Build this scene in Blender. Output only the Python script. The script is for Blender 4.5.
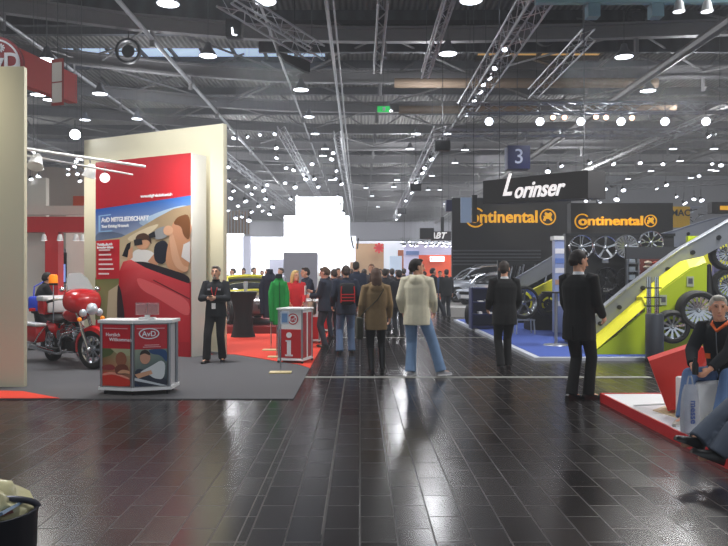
import bpy, bmesh, math, random
from mathutils import Vector, Matrix
PI = math.pi
R = math.radians
random.seed(7)
for o_ in list(bpy.data.objects): bpy.data.objects.remove(o_)
SC = bpy.context.scene
COL = SC.collection
H0, F = 1.55, 720.0

# ------------------------------------------------------------------ camera, world, exposure
cam = bpy.data.objects.new('camera', bpy.data.cameras.new('camera'))
COL.objects.link(cam)
cam.location = (0, 0, H0); cam.rotation_euler = (R(90), 0, 0)
cam.data.sensor_width = 36; cam.data.lens = F/728*36
cam.data.shift_x = 4/728; cam.data.shift_y = 2/728
cam.data.clip_end = 400
SC.camera = cam
SC.view_settings.view_transform = 'Standard'; SC.view_settings.look = 'None'
SC.view_settings.exposure = 0.0; SC.view_settings.gamma = 1; SC.view_settings.use_curve_mapping = False
w = bpy.data.worlds.new('World'); SC.world = w; w.use_nodes = True
bg = w.node_tree.nodes['Background']; bg.inputs[0].default_value = (.72, .84, 1, 1); bg.inputs[1].default_value = .62

# faint haze in the hall air
vo = w.node_tree.nodes.new('ShaderNodeVolumeScatter'); vo.inputs['Color'].default_value = (.96,.97,1,1); vo.inputs['Density'].default_value = .0033; vo.inputs['Anisotropy'].default_value = .3
w.node_tree.links.new(vo.outputs[0], w.node_tree.nodes['World Output'].inputs['Volume'])

def light(name, loc, energy, size, col=(1,1,1), rot=(0,0,0), kind='AREA', spread=None, sy=None, parent=None, spot=60):
    d = bpy.data.lights.new(name, kind); d.energy = energy; d.color = col
    if kind == 'AREA':
        d.size = size
        if sy: d.shape = 'RECTANGLE'; d.size_y = sy
        if spread: d.spread = R(spread)
    else:
        d.shadow_soft_size = size
        if kind == 'SPOT': d.spot_size = R(spot); d.spot_blend = .8
    o = bpy.data.objects.new(name, d); COL.objects.link(o); o.location = loc; o.rotation_euler = rot
    if parent: o.parent = parent
    return o
def aim(o, t):
    o.rotation_euler = (Vector(t)-o.location).to_track_quat('-Z', 'Y').to_euler()
# hall lighting: rows of large ceiling luminaires
for lx in (-13, -3, 8):
    for ly, e in ((3, 230), (12, 330), (24, 600), (42, 1100), (65, 1600), (92, 1600)):
        light('hall_light', (lx, ly, 8.6), e*.9, 2.2, (.93, .96, 1), spread=118)
# added wide fill light, unseen behind the camera
light('rear_fill', (0, -11.5, 5), 900, 40, (.8, .9, 1), (R(90), 0, 0), sy=9)
# added point lights that lighten the roof, like upward spill of the luminaires
for lx in (-24, -9, 3, 14, 28):
    for ly, e in ((14, 200), (30, 500), (48, 800), (70, 1000), (86, 600)):
        light('roof_fill', (lx, ly, 8.4), e*(.85 if ly < 40 else .85), .5, (.95, .96, 1), kind='POINT')
# booth lighting
light('booth_light', (-6.2, 9.2, 4.9), 60, .7, (1, .93, .74))
light('booth_light', (-3.2, 11.6, 4.6), 45, .5, (1, .95, .82))
light('booth_light', (6.5, 15, 5.6), 260, 1.2, (1, .98, .95))
light('booth_light', (7.0, 9.5, 5.6), 300, 1.2, (1, .98, .95))
light('booth_light', (-4.5, 19, 4.5), 190, 1.2, (1, .97, .92))
light('booth_light', (-6.6, 14.5, 4.2), 50, .8, (1, .97, .92))

# ------------------------------------------------------------------ helpers
def lin(c):
    c = c/255.0
    return c/12.92 if c <= .04045 else ((c+.055)/1.055)**2.4
def rgb(c): return (lin(c[0]), lin(c[1]), lin(c[2]), 1)
MATS = {}
def M(name, c=(128,128,128), rough=.5, metal=0, emit=0, alpha=1, trans=0, noise=0, scale=8, coat=0, ec=None):
    if name in MATS: return MATS[name]
    m = bpy.data.materials.new(name); m.use_nodes = True
    nt = m.node_tree; b = nt.nodes['Principled BSDF']
    b.inputs['Base Color'].default_value = rgb(c); b.inputs['Roughness'].default_value = rough
    b.inputs['Metallic'].default_value = metal; b.inputs['Alpha'].default_value = alpha
    b.inputs['Transmission Weight'].default_value = trans; b.inputs['Coat Weight'].default_value = coat
    if emit:
        b.inputs['Emission Color'].default_value = rgb(ec or c); b.inputs['Emission Strength'].default_value = emit
    if noise:
        tc = nt.nodes.new('ShaderNodeTexCoord'); n = nt.nodes.new('ShaderNodeTexNoise'); n.inputs['Scale'].default_value = scale
        n.inputs['Detail'].default_value = 4
        mx = nt.nodes.new('ShaderNodeMix'); mx.data_type = 'RGBA'
        k = 1-noise; cc = rgb(c)
        mx.inputs[6].default_value = (cc[0]*k, cc[1]*k, cc[2]*k, 1); mx.inputs[7].default_value = tuple(min(1, v*(1+noise)) for v in cc[:3])+(1,)
        nt.links.new(tc.outputs['Object'], n.inputs['Vector']); nt.links.new(n.outputs['Fac'], mx.inputs[0]); nt.links.new(mx.outputs[2], b.inputs['Base Color'])
    MATS[name] = m
    return m
def vcol_mat(name, rough=.5, emit=0):
    if name in MATS: return MATS[name]
    m = bpy.data.materials.new(name); m.use_nodes = True
    nt = m.node_tree; b = nt.nodes['Principled BSDF']; a = nt.nodes.new('ShaderNodeVertexColor'); a.layer_name = 'Col'
    nt.links.new(a.outputs['Color'], b.inputs['Base Color']); b.inputs['Roughness'].default_value = rough
    if emit:
        nt.links.new(a.outputs['Color'], b.inputs['Emission Color']); b.inputs['Emission Strength'].default_value = emit
    MATS[name] = m
    return m
def V(*a): return Vector(a)
def P(px, py, Y): return Vector(((px-360)/F*Y, Y, H0+(275-py)/F*Y))
def G(px, Y, z=0): return Vector(((px-360)/F*Y, Y, z))
def Yz(py, z): return F*(z-H0)/(275-py)

def link(name, bm, m, parent=None, smooth=True, loc=None):
    me = bpy.data.meshes.new(name)
    bmesh.ops.recalc_face_normals(bm, faces=bm.faces)
    bm.to_mesh(me); bm.free()
    for x in (m if isinstance(m, (list, tuple)) else [m]): me.materials.append(x)
    if smooth:
        for p in me.polygons: p.use_smooth = True
        try: me.set_sharp_from_angle(angle=R(38))
        except Exception: pass
    o = bpy.data.objects.new(name, me); COL.objects.link(o)
    if parent: o.parent = parent
    if loc is not None: o.location = loc
    return o
def tag(o, label, cat, group=None):
    o['label'] = label; o['category'] = cat
    if group: o['group'] = group
    return o
def thing(name, label, cat, loc=(0,0,0), rz=0, group=None):
    o = bpy.data.objects.new(name, None); COL.objects.link(o); o.empty_display_size = .1
    o.location = loc; o.rotation_euler = (0, 0, rz)
    return tag(o, label, cat, group)
def struct(name, bm, m, smooth=False):
    o = link(name, bm, m, None, smooth); o['kind'] = 'structure'; return o
def kids(o): return [c for c in bpy.data.objects if c.parent == o]
def dup(o, loc=None, rz=None, label=None, group=None, parent=None):
    c = o.copy(); COL.objects.link(c)
    if parent: c.parent = parent
    if loc is not None: c.location = loc
    if rz is not None: c.rotation_euler = (0, 0, rz)
    if label: c['label'] = label
    if group: c['group'] = group
    for k in kids(o): dup(k, parent=c)
    return c
BM = bmesh.new
def box(bm, c, s, rot=None, mi=0, bevel=0):
    r = bmesh.ops.create_cube(bm, size=1)
    vs = r['verts']
    m = Matrix.Translation(Vector(c)) @ (rot.to_4x4() if rot else Matrix.Identity(4)) @ Matrix.Diagonal((s[0], s[1], s[2], 1))
    for v in vs: v.co = m @ v.co
    fs = {f for v in vs for f in v.link_faces}
    for f in fs: f.material_index = mi
    if bevel:
        es = {e for v in vs for e in v.link_edges}
        rr = bmesh.ops.bevel(bm, geom=list(es), offset=bevel, segments=2, affect='EDGES', profile=.5)
        for f in rr['faces']: f.material_index = mi
    return bm
def bb(x0, x1, y0, y1, z0, z1, bevel=0, bm=None):
    bm = bm or BM()
    return box(bm, ((x0+x1)/2, (y0+y1)/2, (z0+z1)/2), (x1-x0, y1-y0, z1-z0), bevel=bevel)
def frame_of(d, up=None):
    d = d.normalized(); up = up or Vector((0, 0, 1))
    if abs(d.dot(up)) > .98: up = Vector((0, 1, 0)) if abs(d.y) < .9 else Vector((1, 0, 0))
    s = d.cross(up).normalized(); u = s.cross(d).normalized()
    return s, u
def rings(bm, rs, mi=0, cap=True):
    prev = None; first = None
    for ring in rs:
        vs = [bm.verts.new(p) for p in ring]
        if prev:
            n = len(vs)
            for i in range(n):
                f = bm.faces.new((prev[i], prev[(i+1) % n], vs[(i+1) % n], vs[i])); f.material_index = mi
        else: first = vs
        prev = vs
    if cap:
        f = bm.faces.new(list(reversed(first))); f.material_index = mi
        f = bm.faces.new(prev); f.material_index = mi
    return bm
def ell(c, a, b, n=12, p=1.0):
    out = []
    for i in range(n):
        t = 2*PI*i/n; ct, st = math.cos(t), math.sin(t)
        if p != 1: ct = math.copysign(abs(ct)**p, ct); st = math.copysign(abs(st)**p, st)
        out.append(Vector(c)+a*ct+b*st)
    return out
def tube(bm, pts, rad, n=8, mi=0, flat=1.0):
    pts = [Vector(p) for p in pts]
    if not isinstance(rad, (list, tuple)): rad = [rad]*len(pts)
    rs = []; up = None
    for i, p in enumerate(pts):
        d = (pts[min(i+1, len(pts)-1)]-pts[max(i-1, 0)])
        if d.length < 1e-6: d = Vector((0, 0, 1))
        s, u = frame_of(d, up)
        up = u
        rs.append(ell(p, s*rad[i], u*rad[i]*flat, n))
    return rings(bm, rs, mi)
def cap(bm, a, b, r1, r2, n=12):
    # capsule with rounded ends
    a, b = Vector(a), Vector(b); d = (b-a)
    if d.length < 1e-5: return ball(bm, a, (r1, r1, r1))
    d = d.normalized(); s, u = frame_of(d)
    rs = []
    for k in (-80, -50, -25): rs.append((a+d*r1*math.sin(R(k)), r1*math.cos(R(k))))
    rs.append((a, r1)); rs.append((b, r2))
    for k in (25, 50, 80): rs.append((b+d*r2*math.sin(R(k)), r2*math.cos(R(k))))
    return rings(bm, [ell(c, s*r, u*r, n) for c, r in rs])
def ball(bm, c, r, rot=None, seg=14, mi=0):
    if not isinstance(r, (tuple, list)): r = (r, r, r)
    m = Matrix.Translation(Vector(c)) @ (rot.to_4x4() if rot else Matrix.Identity(4)) @ Matrix.Diagonal((r[0], r[1], r[2], 1))
    res = bmesh.ops.create_uvsphere(bm, u_segments=seg, v_segments=max(6, seg*2//3), radius=1)
    for v in res['verts']: v.co = m @ v.co
    for f in {f for v in res['verts'] for f in v.link_faces}: f.material_index = mi
    return bm
def lathe(bm, prof, c=(0,0,0), ax='Z', n=24, mi=0, a0=0, a1=2*PI, closed=True):
    full = abs(a1-a0-2*PI) < 1e-6
    m = n if full else n+1
    cols = []
    for i in range(m):
        t = a0+(a1-a0)*i/n
        col = []
        for r, z in prof:
            if ax == 'Z': p = (r*math.cos(t), r*math.sin(t), z)
            elif ax == 'Y': p = (r*math.cos(t), z, r*math.sin(t))
            else: p = (z, r*math.cos(t), r*math.sin(t))
            col.append(bm.verts.new(Vector(c)+Vector(p)))
        cols.append(col)
    L = len(prof)
    for i in range(n):
        a, b = cols[i], cols[(i+1) % m]
        for j in range(L if closed else L-1):
            k = (j+1) % L
            try:
                f = bm.faces.new((a[j], a[k], b[k], b[j])); f.material_index = mi
            except ValueError: pass
    if not full and closed and L > 2:
        bm.faces.new(list(reversed(cols[0]))); bm.faces.new(cols[-1])
    bmesh.ops.remove_doubles(bm, verts=bm.verts, dist=1e-5)
    return bm
def cyl(bm, a, b, r, n=12, r2=None, mi=0): return tube(bm, [a, b], [r, r if r2 is None else r2], n, mi)
def prism(bm, poly, a, b, axis='Y', mi=0):
    # poly of 2D points extruded between a and b along axis
    def p3(u, v, t): return {'Y': (u, t, v), 'X': (t, u, v), 'Z': (u, v, t)}[axis]
    A = [bm.verts.new(p3(u, v, a)) for u, v in poly]; B = [bm.verts.new(p3(u, v, b)) for u, v in poly]
    n = len(poly); fs = [bm.faces.new(A), bm.faces.new(list(reversed(B)))]
    for i in range(n): fs.append(bm.faces.new((A[i], B[i], B[(i+1) % n], A[(i+1) % n])))
    for f in fs: f.material_index = mi
    return bm
def art(name, W, Hh, shapes, parent=None, loc=(0,0,0), rot=(PI/2,0,0), rough=.45, emit=0, step=.0012):
    """flat printed picture: coloured shapes in (u,v) 0..1 on a W x Hh sheet, facing local +Z"""
    bm = BM(); cl = bm.loops.layers.float_color.new('Col')
    for i, (pts, c) in enumerate(shapes):
        if len(pts) > 4 and not isinstance(c, list) and len(pts) < 16:
            for _ in range(2): pts = [q for j in range(len(pts)) for q in ((pts[j][0]*.78+pts[(j+1) % len(pts)][0]*.22, pts[j][1]*.78+pts[(j+1) % len(pts)][1]*.22), (pts[j][0]*.22+pts[(j+1) % len(pts)][0]*.78, pts[j][1]*.22+pts[(j+1) % len(pts)][1]*.78))]
        vs = [bm.verts.new((u*W, v*Hh, i*step)) for u, v in pts]
        f = bm.faces.new(vs)
        cs = c if isinstance(c, list) else [c]*len(vs)
        for l, k in zip(f.loops, cs): l[cl] = rgb(k)
    me = bpy.data.meshes.new(name); bmesh.ops.triangulate(bm, faces=[f for f in bm.faces if len(f.verts) > 4])
    bm.to_mesh(me); bm.free(); me.materials.append(vcol_mat('printed_picture_%g_%g' % (rough, emit), rough, emit))
    o = bpy.data.objects.new(name, me); COL.objects.link(o)
    if parent: o.parent = parent
    o.location = loc; o.rotation_euler = rot
    return o
def circ(cx, cy, rx, ry=None, n=18, a0=0):
    ry = rx if ry is None else ry
    return [(cx+rx*math.cos(2*PI*i/n+a0), cy+ry*math.sin(2*PI*i/n+a0)) for i in range(n)]
def rect(x0, y0, x1, y1): return [(x0, y0), (x1, y0), (x1, y1), (x0, y1)]
def text(name, s, size, m, parent=None, loc=(0,0,0), rot=(PI/2,0,0), ext=.004, shear=0, off=0, sx=1.0, align='CENTER', space=1.0):
    cu = bpy.data.curves.new(name, 'FONT'); cu.body = s; cu.size = size; cu.extrude = ext; cu.shear = shear; cu.offset = off
    cu.align_x = align; cu.align_y = 'CENTER'; cu.space_character = space; cu.resolution_u = 4
    t = bpy.data.objects.new('tmp', cu); COL.objects.link(t)
    me = bpy.data.meshes.new_from_object(t.evaluated_get(bpy.context.evaluated_depsgraph_get()))
    bpy.data.objects.remove(t); bpy.data.curves.remove(cu)
    me.name = name; me.materials.clear(); me.materials.append(m)
    for v in me.vertices: v.co.x *= sx
    o = bpy.data.objects.new(name, me); COL.objects.link(o)
    if parent: o.parent = parent
    o.location = loc; o.rotation_euler = rot
    return o
PENDING = []
def remesh(o, vx, smooth=2):
    m = o.modifiers.new('r', 'REMESH'); m.mode = 'VOXEL'; m.voxel_size = vx; m.use_smooth_shade = True
    if smooth:
        s = o.modifiers.new('s', 'SMOOTH'); s.factor = .5; s.iterations = smooth
    PENDING.append(o)
    return o
def bake():
    dg = bpy.context.evaluated_depsgraph_get()
    new = [(o, bpy.data.meshes.new_from_object(o.evaluated_get(dg))) for o in PENDING]
    for o, me in new:
        o.modifiers.clear(); o.data = me
        for p in me.polygons: p.use_smooth = True
    PENDING.clear()

# common materials
M('white_paint', (225,222,212), .5); M('black', (14,14,16), .55); M('dark_metal', (38,40,44), .4, .6); M('chrome', (215,218,222), .14, 1)
M('alu', (170,174,180), .35, .8); M('red_gloss', (190,26,30), .25, coat=.5); M('red_paint', (196,32,38), .4); M('tyre', (18,18,19), .7)
M('lamp_glow', (255,255,255), .5, emit=5, ec=(240,244,255)); M('glass', (200,215,220), .08, 0, alpha=.25)
M('flood_glow', (255,255,255), .5, emit=40, ec=(240,246,255)); M('white_glow', (255,255,255), .5, emit=2.2, ec=(246,248,255)); M('amber', (255,140,20), .3, emit=.5)
M('grey_metal', (96,98,102), .4, .5); M('blue_booth', (22,34,92), .45); M('plastic_white', (232,232,232), .4)
# ------------------------------------------------------------------ the hall shell
def floor_mat():
    m = bpy.data.materials.new('dark_glossy_tiles'); m.use_nodes = True; nt = m.node_tree; b = nt.nodes['Principled BSDF']
    N = nt.nodes.new; L = nt.links.new
    tc = N('ShaderNodeTexCoord'); mp = N('ShaderNodeMapping'); L(tc.outputs['Object'], mp.inputs[0]); mp.inputs['Rotation'].default_value = (0, 0, R(90))
    br = N('ShaderNodeTexBrick'); L(mp.outputs[0], br.inputs['Vector'])
    br.inputs['Scale'].default_value = 1; br.inputs['Brick Width'].default_value = .44; br.inputs['Row Height'].default_value = .22
    br.inputs['Mortar Size'].default_value = .006; br.inputs['Mortar Smooth'].default_value = .2; br.inputs['Bias'].default_value = 0
    br.inputs['Color1'].default_value = rgb((27,23,23)); br.inputs['Color2'].default_value = rgb((36,31,31)); br.inputs['Mortar'].default_value = rgb((50,45,44))
    n = N('ShaderNodeTexNoise'); n.inputs['Scale'].default_value = 1.3; n.inputs['Detail'].default_value = 6; L(tc.outputs['Object'], n.inputs['Vector'])
    mx = N('ShaderNodeMix'); mx.data_type = 'RGBA'; mx.blend_type = 'MULTIPLY'; mx.inputs[0].default_value = .7
    L(br.outputs['Color'], mx.inputs[6]); L(n.outputs['Color'], mx.inputs[7]); 
    cr = N('ShaderNodeValToRGB'); cr.color_ramp.elements[0].position = .1; cr.color_ramp.elements[0].color = (.6,.6,.6,1); cr.color_ramp.elements[1].position = .9; cr.color_ramp.elements[1].color = (1,1,1,1)
    L(n.outputs['Fac'], cr.inputs[0]); L(cr.outputs[0], mx.inputs[7]); L(mx.outputs[2], b.inputs['Base Color'])
    b2 = N('ShaderNodeTexBrick'); L(mp.outputs[0], b2.inputs['Vector'])
    for k_ in ('Scale', 'Brick Width', 'Row Height', 'Mortar Size', 'Mortar Smooth', 'Bias'): b2.inputs[k_].default_value = br.inputs[k_].default_value
    b2.inputs['Color1'].default_value = (0,0,0,1); b2.inputs['Color2'].default_value = (1,1,1,1); b2.inputs['Mortar'].default_value = (2,2,2,1)
    mr = N('ShaderNodeMapRange'); mr.clamp = False; mr.inputs[1].default_value = 0; mr.inputs[2].default_value = 1; mr.inputs[3].default_value = .19; mr.inputs[4].default_value = .255
    L(b2.outputs['Color'], mr.inputs[0]); L(mr.outputs[0], b.inputs['Roughness'])
    n2 = N('ShaderNodeTexNoise'); n2.inputs['Scale'].default_value = 2.2; n2.inputs['Detail'].default_value = 1; L(tc.outputs['Object'], n2.inputs['Vector'])
    ad = N('ShaderNodeMath'); ad.operation = 'MULTIPLY_ADD'; L(br.outputs['Fac'], ad.inputs[0]); ad.inputs[1].default_value = -1.0; L(n2.outputs['Fac'], ad.inputs[2])
    bp = N('ShaderNodeBump'); bp.inputs['Strength'].default_value = .16; bp.inputs['Distance'].default_value = .012; L(ad.outputs[0], bp.inputs['Height']); L(bp.outputs[0], b.inputs['Normal'])
    b.inputs['Specular IOR Level'].default_value = .42
    return m
bm = BM(); f = bmesh.ops.create_grid(bm, x_segments=2, y_segments=2, size=1)
for v in bm.verts: v.co = (v.co.x*46, 55+v.co.y*67, 0)
struct('floor', bm, floor_mat())

def corr(name, c, scale, strength, c2=None):
    m = bpy.data.materials.new(name); m.use_nodes = True; nt = m.node_tree; b = nt.nodes['Principled BSDF']
    tc = nt.nodes.new('ShaderNodeTexCoord'); wv = nt.nodes.new('ShaderNodeTexWave'); wv.inputs['Scale'].default_value = scale; wv.wave_profile = 'SIN'
    nt.links.new(tc.outputs['Object'], wv.inputs['Vector'])
    mx = nt.nodes.new('ShaderNodeMix'); mx.data_type = 'RGBA'; mx.inputs[6].default_value = rgb(c); mx.inputs[7].default_value = rgb(c2 or tuple(v*.72 for v in c))
    nt.links.new(wv.outputs['Fac'], mx.inputs[0]); nt.links.new(mx.outputs[2], b.inputs['Base Color'])
    bp = nt.nodes.new('ShaderNodeBump'); bp.inputs['Strength'].default_value = strength; bp.inputs['Distance'].default_value = .1
    nt.links.new(wv.outputs['Fac'], bp.inputs['Height']); nt.links.new(bp.outputs[0], b.inputs['Normal']); b.inputs['Roughness'].default_value = .6
    return m
ROOF = corr('corrugated_roof', (148,146,142), 1.4, .6)
ZR, ZB = 12.0, 10.0
# ceiling with two openings for the skylights
holes = [(-17.5, -1.6, 33.2, 36.6), (5.5, 11.5, 33.4, 36.0)]
def add_quad(bm, x0, x1, y0, y1, z): bm.faces.new([bm.verts.new(p) for p in ((x0,y0,z),(x1,y0,z),(x1,y1,z),(x0,y1,z))])
bm = BM()
xs = sorted({-46, 46, *[h[0] for h in holes], *[h[1] for h in holes]}); ys = sorted({-12, 122, *[h[2] for h in holes], *[h[3] for h in holes]})
for i in range(len(xs)-1):
    for j in range(len(ys)-1):
        cx, cy = (xs[i]+xs[i+1])/2, (ys[j]+ys[j+1])/2
        if any(h[0] < cx < h[1] and h[2] < cy < h[3] for h in holes): continue
        add_quad(bm, xs[i], xs[i+1], ys[j], ys[j+1], ZR)
struct('ceiling', bm, ROOF)
for k, h in enumerate(holes):
    bm = BM(); add_quad(bm, h[0], h[1], h[2], h[3], ZR+.12)
    struct('window_%d' % (k+1), bm, M('skylight_glass' if k == 0 else 'amber_skylight_glass', (190,212,240) if k == 0 else (226,180,110), .1, emit=.75 if k == 0 else .5))
    bm = BM()
    x = h[0]
    while x <= h[1]+.01:
        bb(x-.06, x+.06, h[2], h[3], ZR-.05, ZR+.1, bm=bm); x += (h[1]-h[0])/round((h[1]-h[0])/1.5)
    bb(h[0], h[1], (h[2]+h[3])/2-.12, (h[2]+h[3])/2+.12, ZR-.15, ZR+.1, bm=bm)
    struct('trim_%d' % (k+1), bm, M('dark_frame', (30,32,38), .5))
for nm, q in (('wall_back', ((-46,121,0),(46,121,0),(46,121,ZR),(-46,121,ZR))), ('wall_left', ((-45.9,-12,0),(-45.9,122,0),(-45.9,122,ZR),(-45.9,-12,ZR))), ('wall_right', ((45.9,-12,0),(45.9,122,0),(45.9,122,ZR),(45.9,-12,ZR)))):
    bm = BM(); bm.faces.new([bm.verts.new(p) for p in q]); struct(nm, bm, M('hall_wall', (168,170,174), .8, noise=.08))
# transverse beams (slightly bowed in plan as the photo shows them)
STEEL = M('painted_steel', (118,117,118), .5, noise=.12, scale=3)
def bow(x): # depth offset of a beam at X
    t = min(1, abs(x)/14.0)
    return (-4.2 if x < 0 else -.9)*t*t + (-.25*(abs(x)-14) if x < -14 else 0)
TN = 3
for k in range(-1, 16):
    Y0 = 26.8+5.8*k
    bm = BM(); xs_ = [-40, -30, -22, -16, -12, -8, -4, 0, 4, 8, 14, 20, 30, 40]
    pts = [Vector((x, Y0+(bow(x) if k < 8 else 0), ZB+.25)) for x in xs_]
    for dz, hh, ww in ((0, .1, .3), (.25, .4, .05), (.48, .08, .26)):
        rings(bm, [[p+Vector((0,-ww/2,dz-hh/2)), p+Vector((0,ww/2,dz-hh/2)), p+Vector((0,ww/2,dz+hh/2)), p+Vector((0,-ww/2,dz+hh/2))] for p in pts])
    # hangers and V braces up to the roof
    for x in (-20, -11.8, -7.4, -3, .9, 5.2, 10.1, 15.1, 21):
        y = Y0+(bow(x) if k < 8 else 0)
        for dx, dy in ((-1.9, 2.6), (1.9, 2.6)):
            tube(bm, [(x, y, ZB+.3), (x+dx, y+dy, ZR)], .055, 5)
        cyl(bm, (x, y, ZB-.35), (x, y, ZB+.3), .09, 6)
    struct('trim_%d' % TN, bm, STEEL); TN += 1
# diagonal bracing in plan between the long pipes
for k in range(0, 12):
    Y0 = 26.8+5.8*k; xs_ = [-20, -15.9, -11.8, -7.4, -3, .9, 5.2, 10.1, 15.1, 21, 27]
    bm = BM()
    for i in range(len(xs_)-1):
        y0 = Y0+(bow(xs_[i]) if k < 8 else 0); y1 = Y0+5.8+(bow(xs_[i+1]) if k+1 < 8 else 0)
        a_, b_ = ((xs_[i], y0, ZB+.5), (xs_[i+1], y1, ZB+.5)) if (i+k) % 2 else ((xs_[i+1], y0+bow(xs_[i+1])-bow(xs_[i]) if k < 8 else y0, ZB+.5), (xs_[i], y1, ZB+.5))
        tube(bm, [a_, b_], .045, 5)
    struct('trim_%d' % TN, bm, STEEL); TN += 1
# long pipes running down the hall
for x, z, r in ((-20, 9.9, .07), (-11.8, 9.95, .07), (-7.4, 9.95, .08), (-3.1, 9.95, .05), (-.87, 8.6, .055), (-.7, 8.75, .03), (5.2, 9.95, .05), (10.1, 8.5, .16), (15.1, 8.5, .2), (21, 9, .2)):
    bm = BM(); cyl(bm, (x, 17, z), (x, 118, z), r, 8)
    struct('trim_%d' % TN, bm, M('light_pipe', (150,152,156), .4, .3) if r < .1 else M('duct', (104,102,100), .45, .3)); TN += 1
# dark transverse fascia under the near roof
bm = BM(); bb(-4, 24, 28.4, 28.6, 10.35, 12, bm=bm); bb(-24, -4.05, 26.9, 27.1, 10.9, 12, bm=bm)
struct('trim_%d' % TN, bm, corr('dark_corrugated', (66,68,74), .5, .5)); TN += 1
bm = BM(); bb(-9, 28, 28.1, 28.3, 11.35, 11.5, bm=bm); struct('trim_%d' % TN, bm, M('black')); TN += 1
# roof purlins further back
for k in range(18):
    bm = BM(); y = 30+5.0*k; bb(-44, 44, y-.12, y+.12, 11.55, 11.95, bm=bm)
    struct('trim_%d' % TN, bm, M('purlin', (84,86,92) if True else 0, .6)); TN += 1
# brownish ventilation duct
for x0, x1, y, z, r in ((1.5, 13, 31.5, 9.95, .22), (2, 9, 36.8, 10, .2), (9.6, 13.4, 30.6, 8.7, .18)):
    bm = BM(); cyl(bm, (x0, y, z), (x1, y, z), r, 12)
    struct('trim_%d' % TN, bm, M('brown_duct', (124,106,88), .55)); TN += 1
# pale expansion strips on the floor
for Y, x0, x1 in ((10.9, -.85, 4.4), (17.8, -.8, 3.2)):
    bm = BM(); bb(x0, x1, Y-.07, Y+.07, .0, .006, bm=bm); struct('trim_%d' % TN, bm, M('pale_strip', (128,128,122), .5, noise=.15)); TN += 1
for X, y0, y1 in ((-.23, 4.3, 10.8), (-.72, 3.4, 9.5)):
    bm = BM(); bb(X-.004, X+.004, y0, y1, 0, .002, bm=bm); struct('trim_%d' % TN, bm, M('pale_joint', (84,80,76), .5)); TN += 1

# ------------------------------------------------------------------ carpets
def slab(name, label, cat, x0, x1, y0, y1, z0, z1, m, bevel=0, group=None):
    return tag(link(name, bb(x0, x1, y0, y1, z0, z1, bevel), m), label, cat, group)
CARPET = M('grey_carpet', (80,79,82), .95, noise=.12, scale=60)
REDC = M('red_carpet', (214,58,36), .95, noise=.1, scale=50)
bm = BM(); prism(bm, [(-9.5, 8.95), (-.83, 8.95), (-.83, 11.9), (-1.05, 12.35), (-2.45, 13.95), (-4.2, 13.95), (-4.2, 21), (-9.5, 21)], 0, .012, 'Z')
tag(link('carpet', bm, CARPET, smooth=False), 'dark grey exhibition carpet in front of the tall photo poster', 'carpet')
bm = BM(); prism(bm, [(-.83, 11.93), (-.83, 21), (-4.17, 21), (-4.17, 14.0), (-2.45, 14.0), (-1.03, 12.39)], 0, .012, 'Z')
tag(link('carpet', bm, REDC, smooth=False), 'orange-red carpet under the sports car and counters', 'carpet')
bm = BM(); prism(bm, [(-7.5, 8.96), (-3.74, 8.96), (-4.45, 9.5), (-7.5, 9.86)], .013, .02, 'Z')
tag(link('carpet', bm, REDC, smooth=False), 'thin orange-red carpet wedge at the foot of the cream panel', 'carpet')
# ------------------------------------------------------------------ cream panel at the far left and slab with poster
CREAM = M('cream_wall', (226,218,190), .6, noise=.03, scale=1)
slab('partition_panel', 'tall cream partition panel standing at the left edge of the photo', 'wall panel', -6.8, -4.62, 9.9, 10.0, 0, 4.42, CREAM, .01)
# slab behind the poster
a, b_ = V(-2.64, 13.9, 0), V(-6.0, 15.65, 0)
d = (a-b_); ang = math.atan2(d.y, d.x)
t = thing('display_backdrop', 'tall cream exhibition wall carrying the red photo poster', 'wall panel', (a+b_)/2, ang)
L_ = d.length
link('panel', bb(-L_/2, L_/2, 0, .12, 0, 4.48, .01), CREAM, t)
link('base_strip', bb(-L_/2, L_/2, -.012, 0, 0, .06), M('alu'), t)
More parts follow.
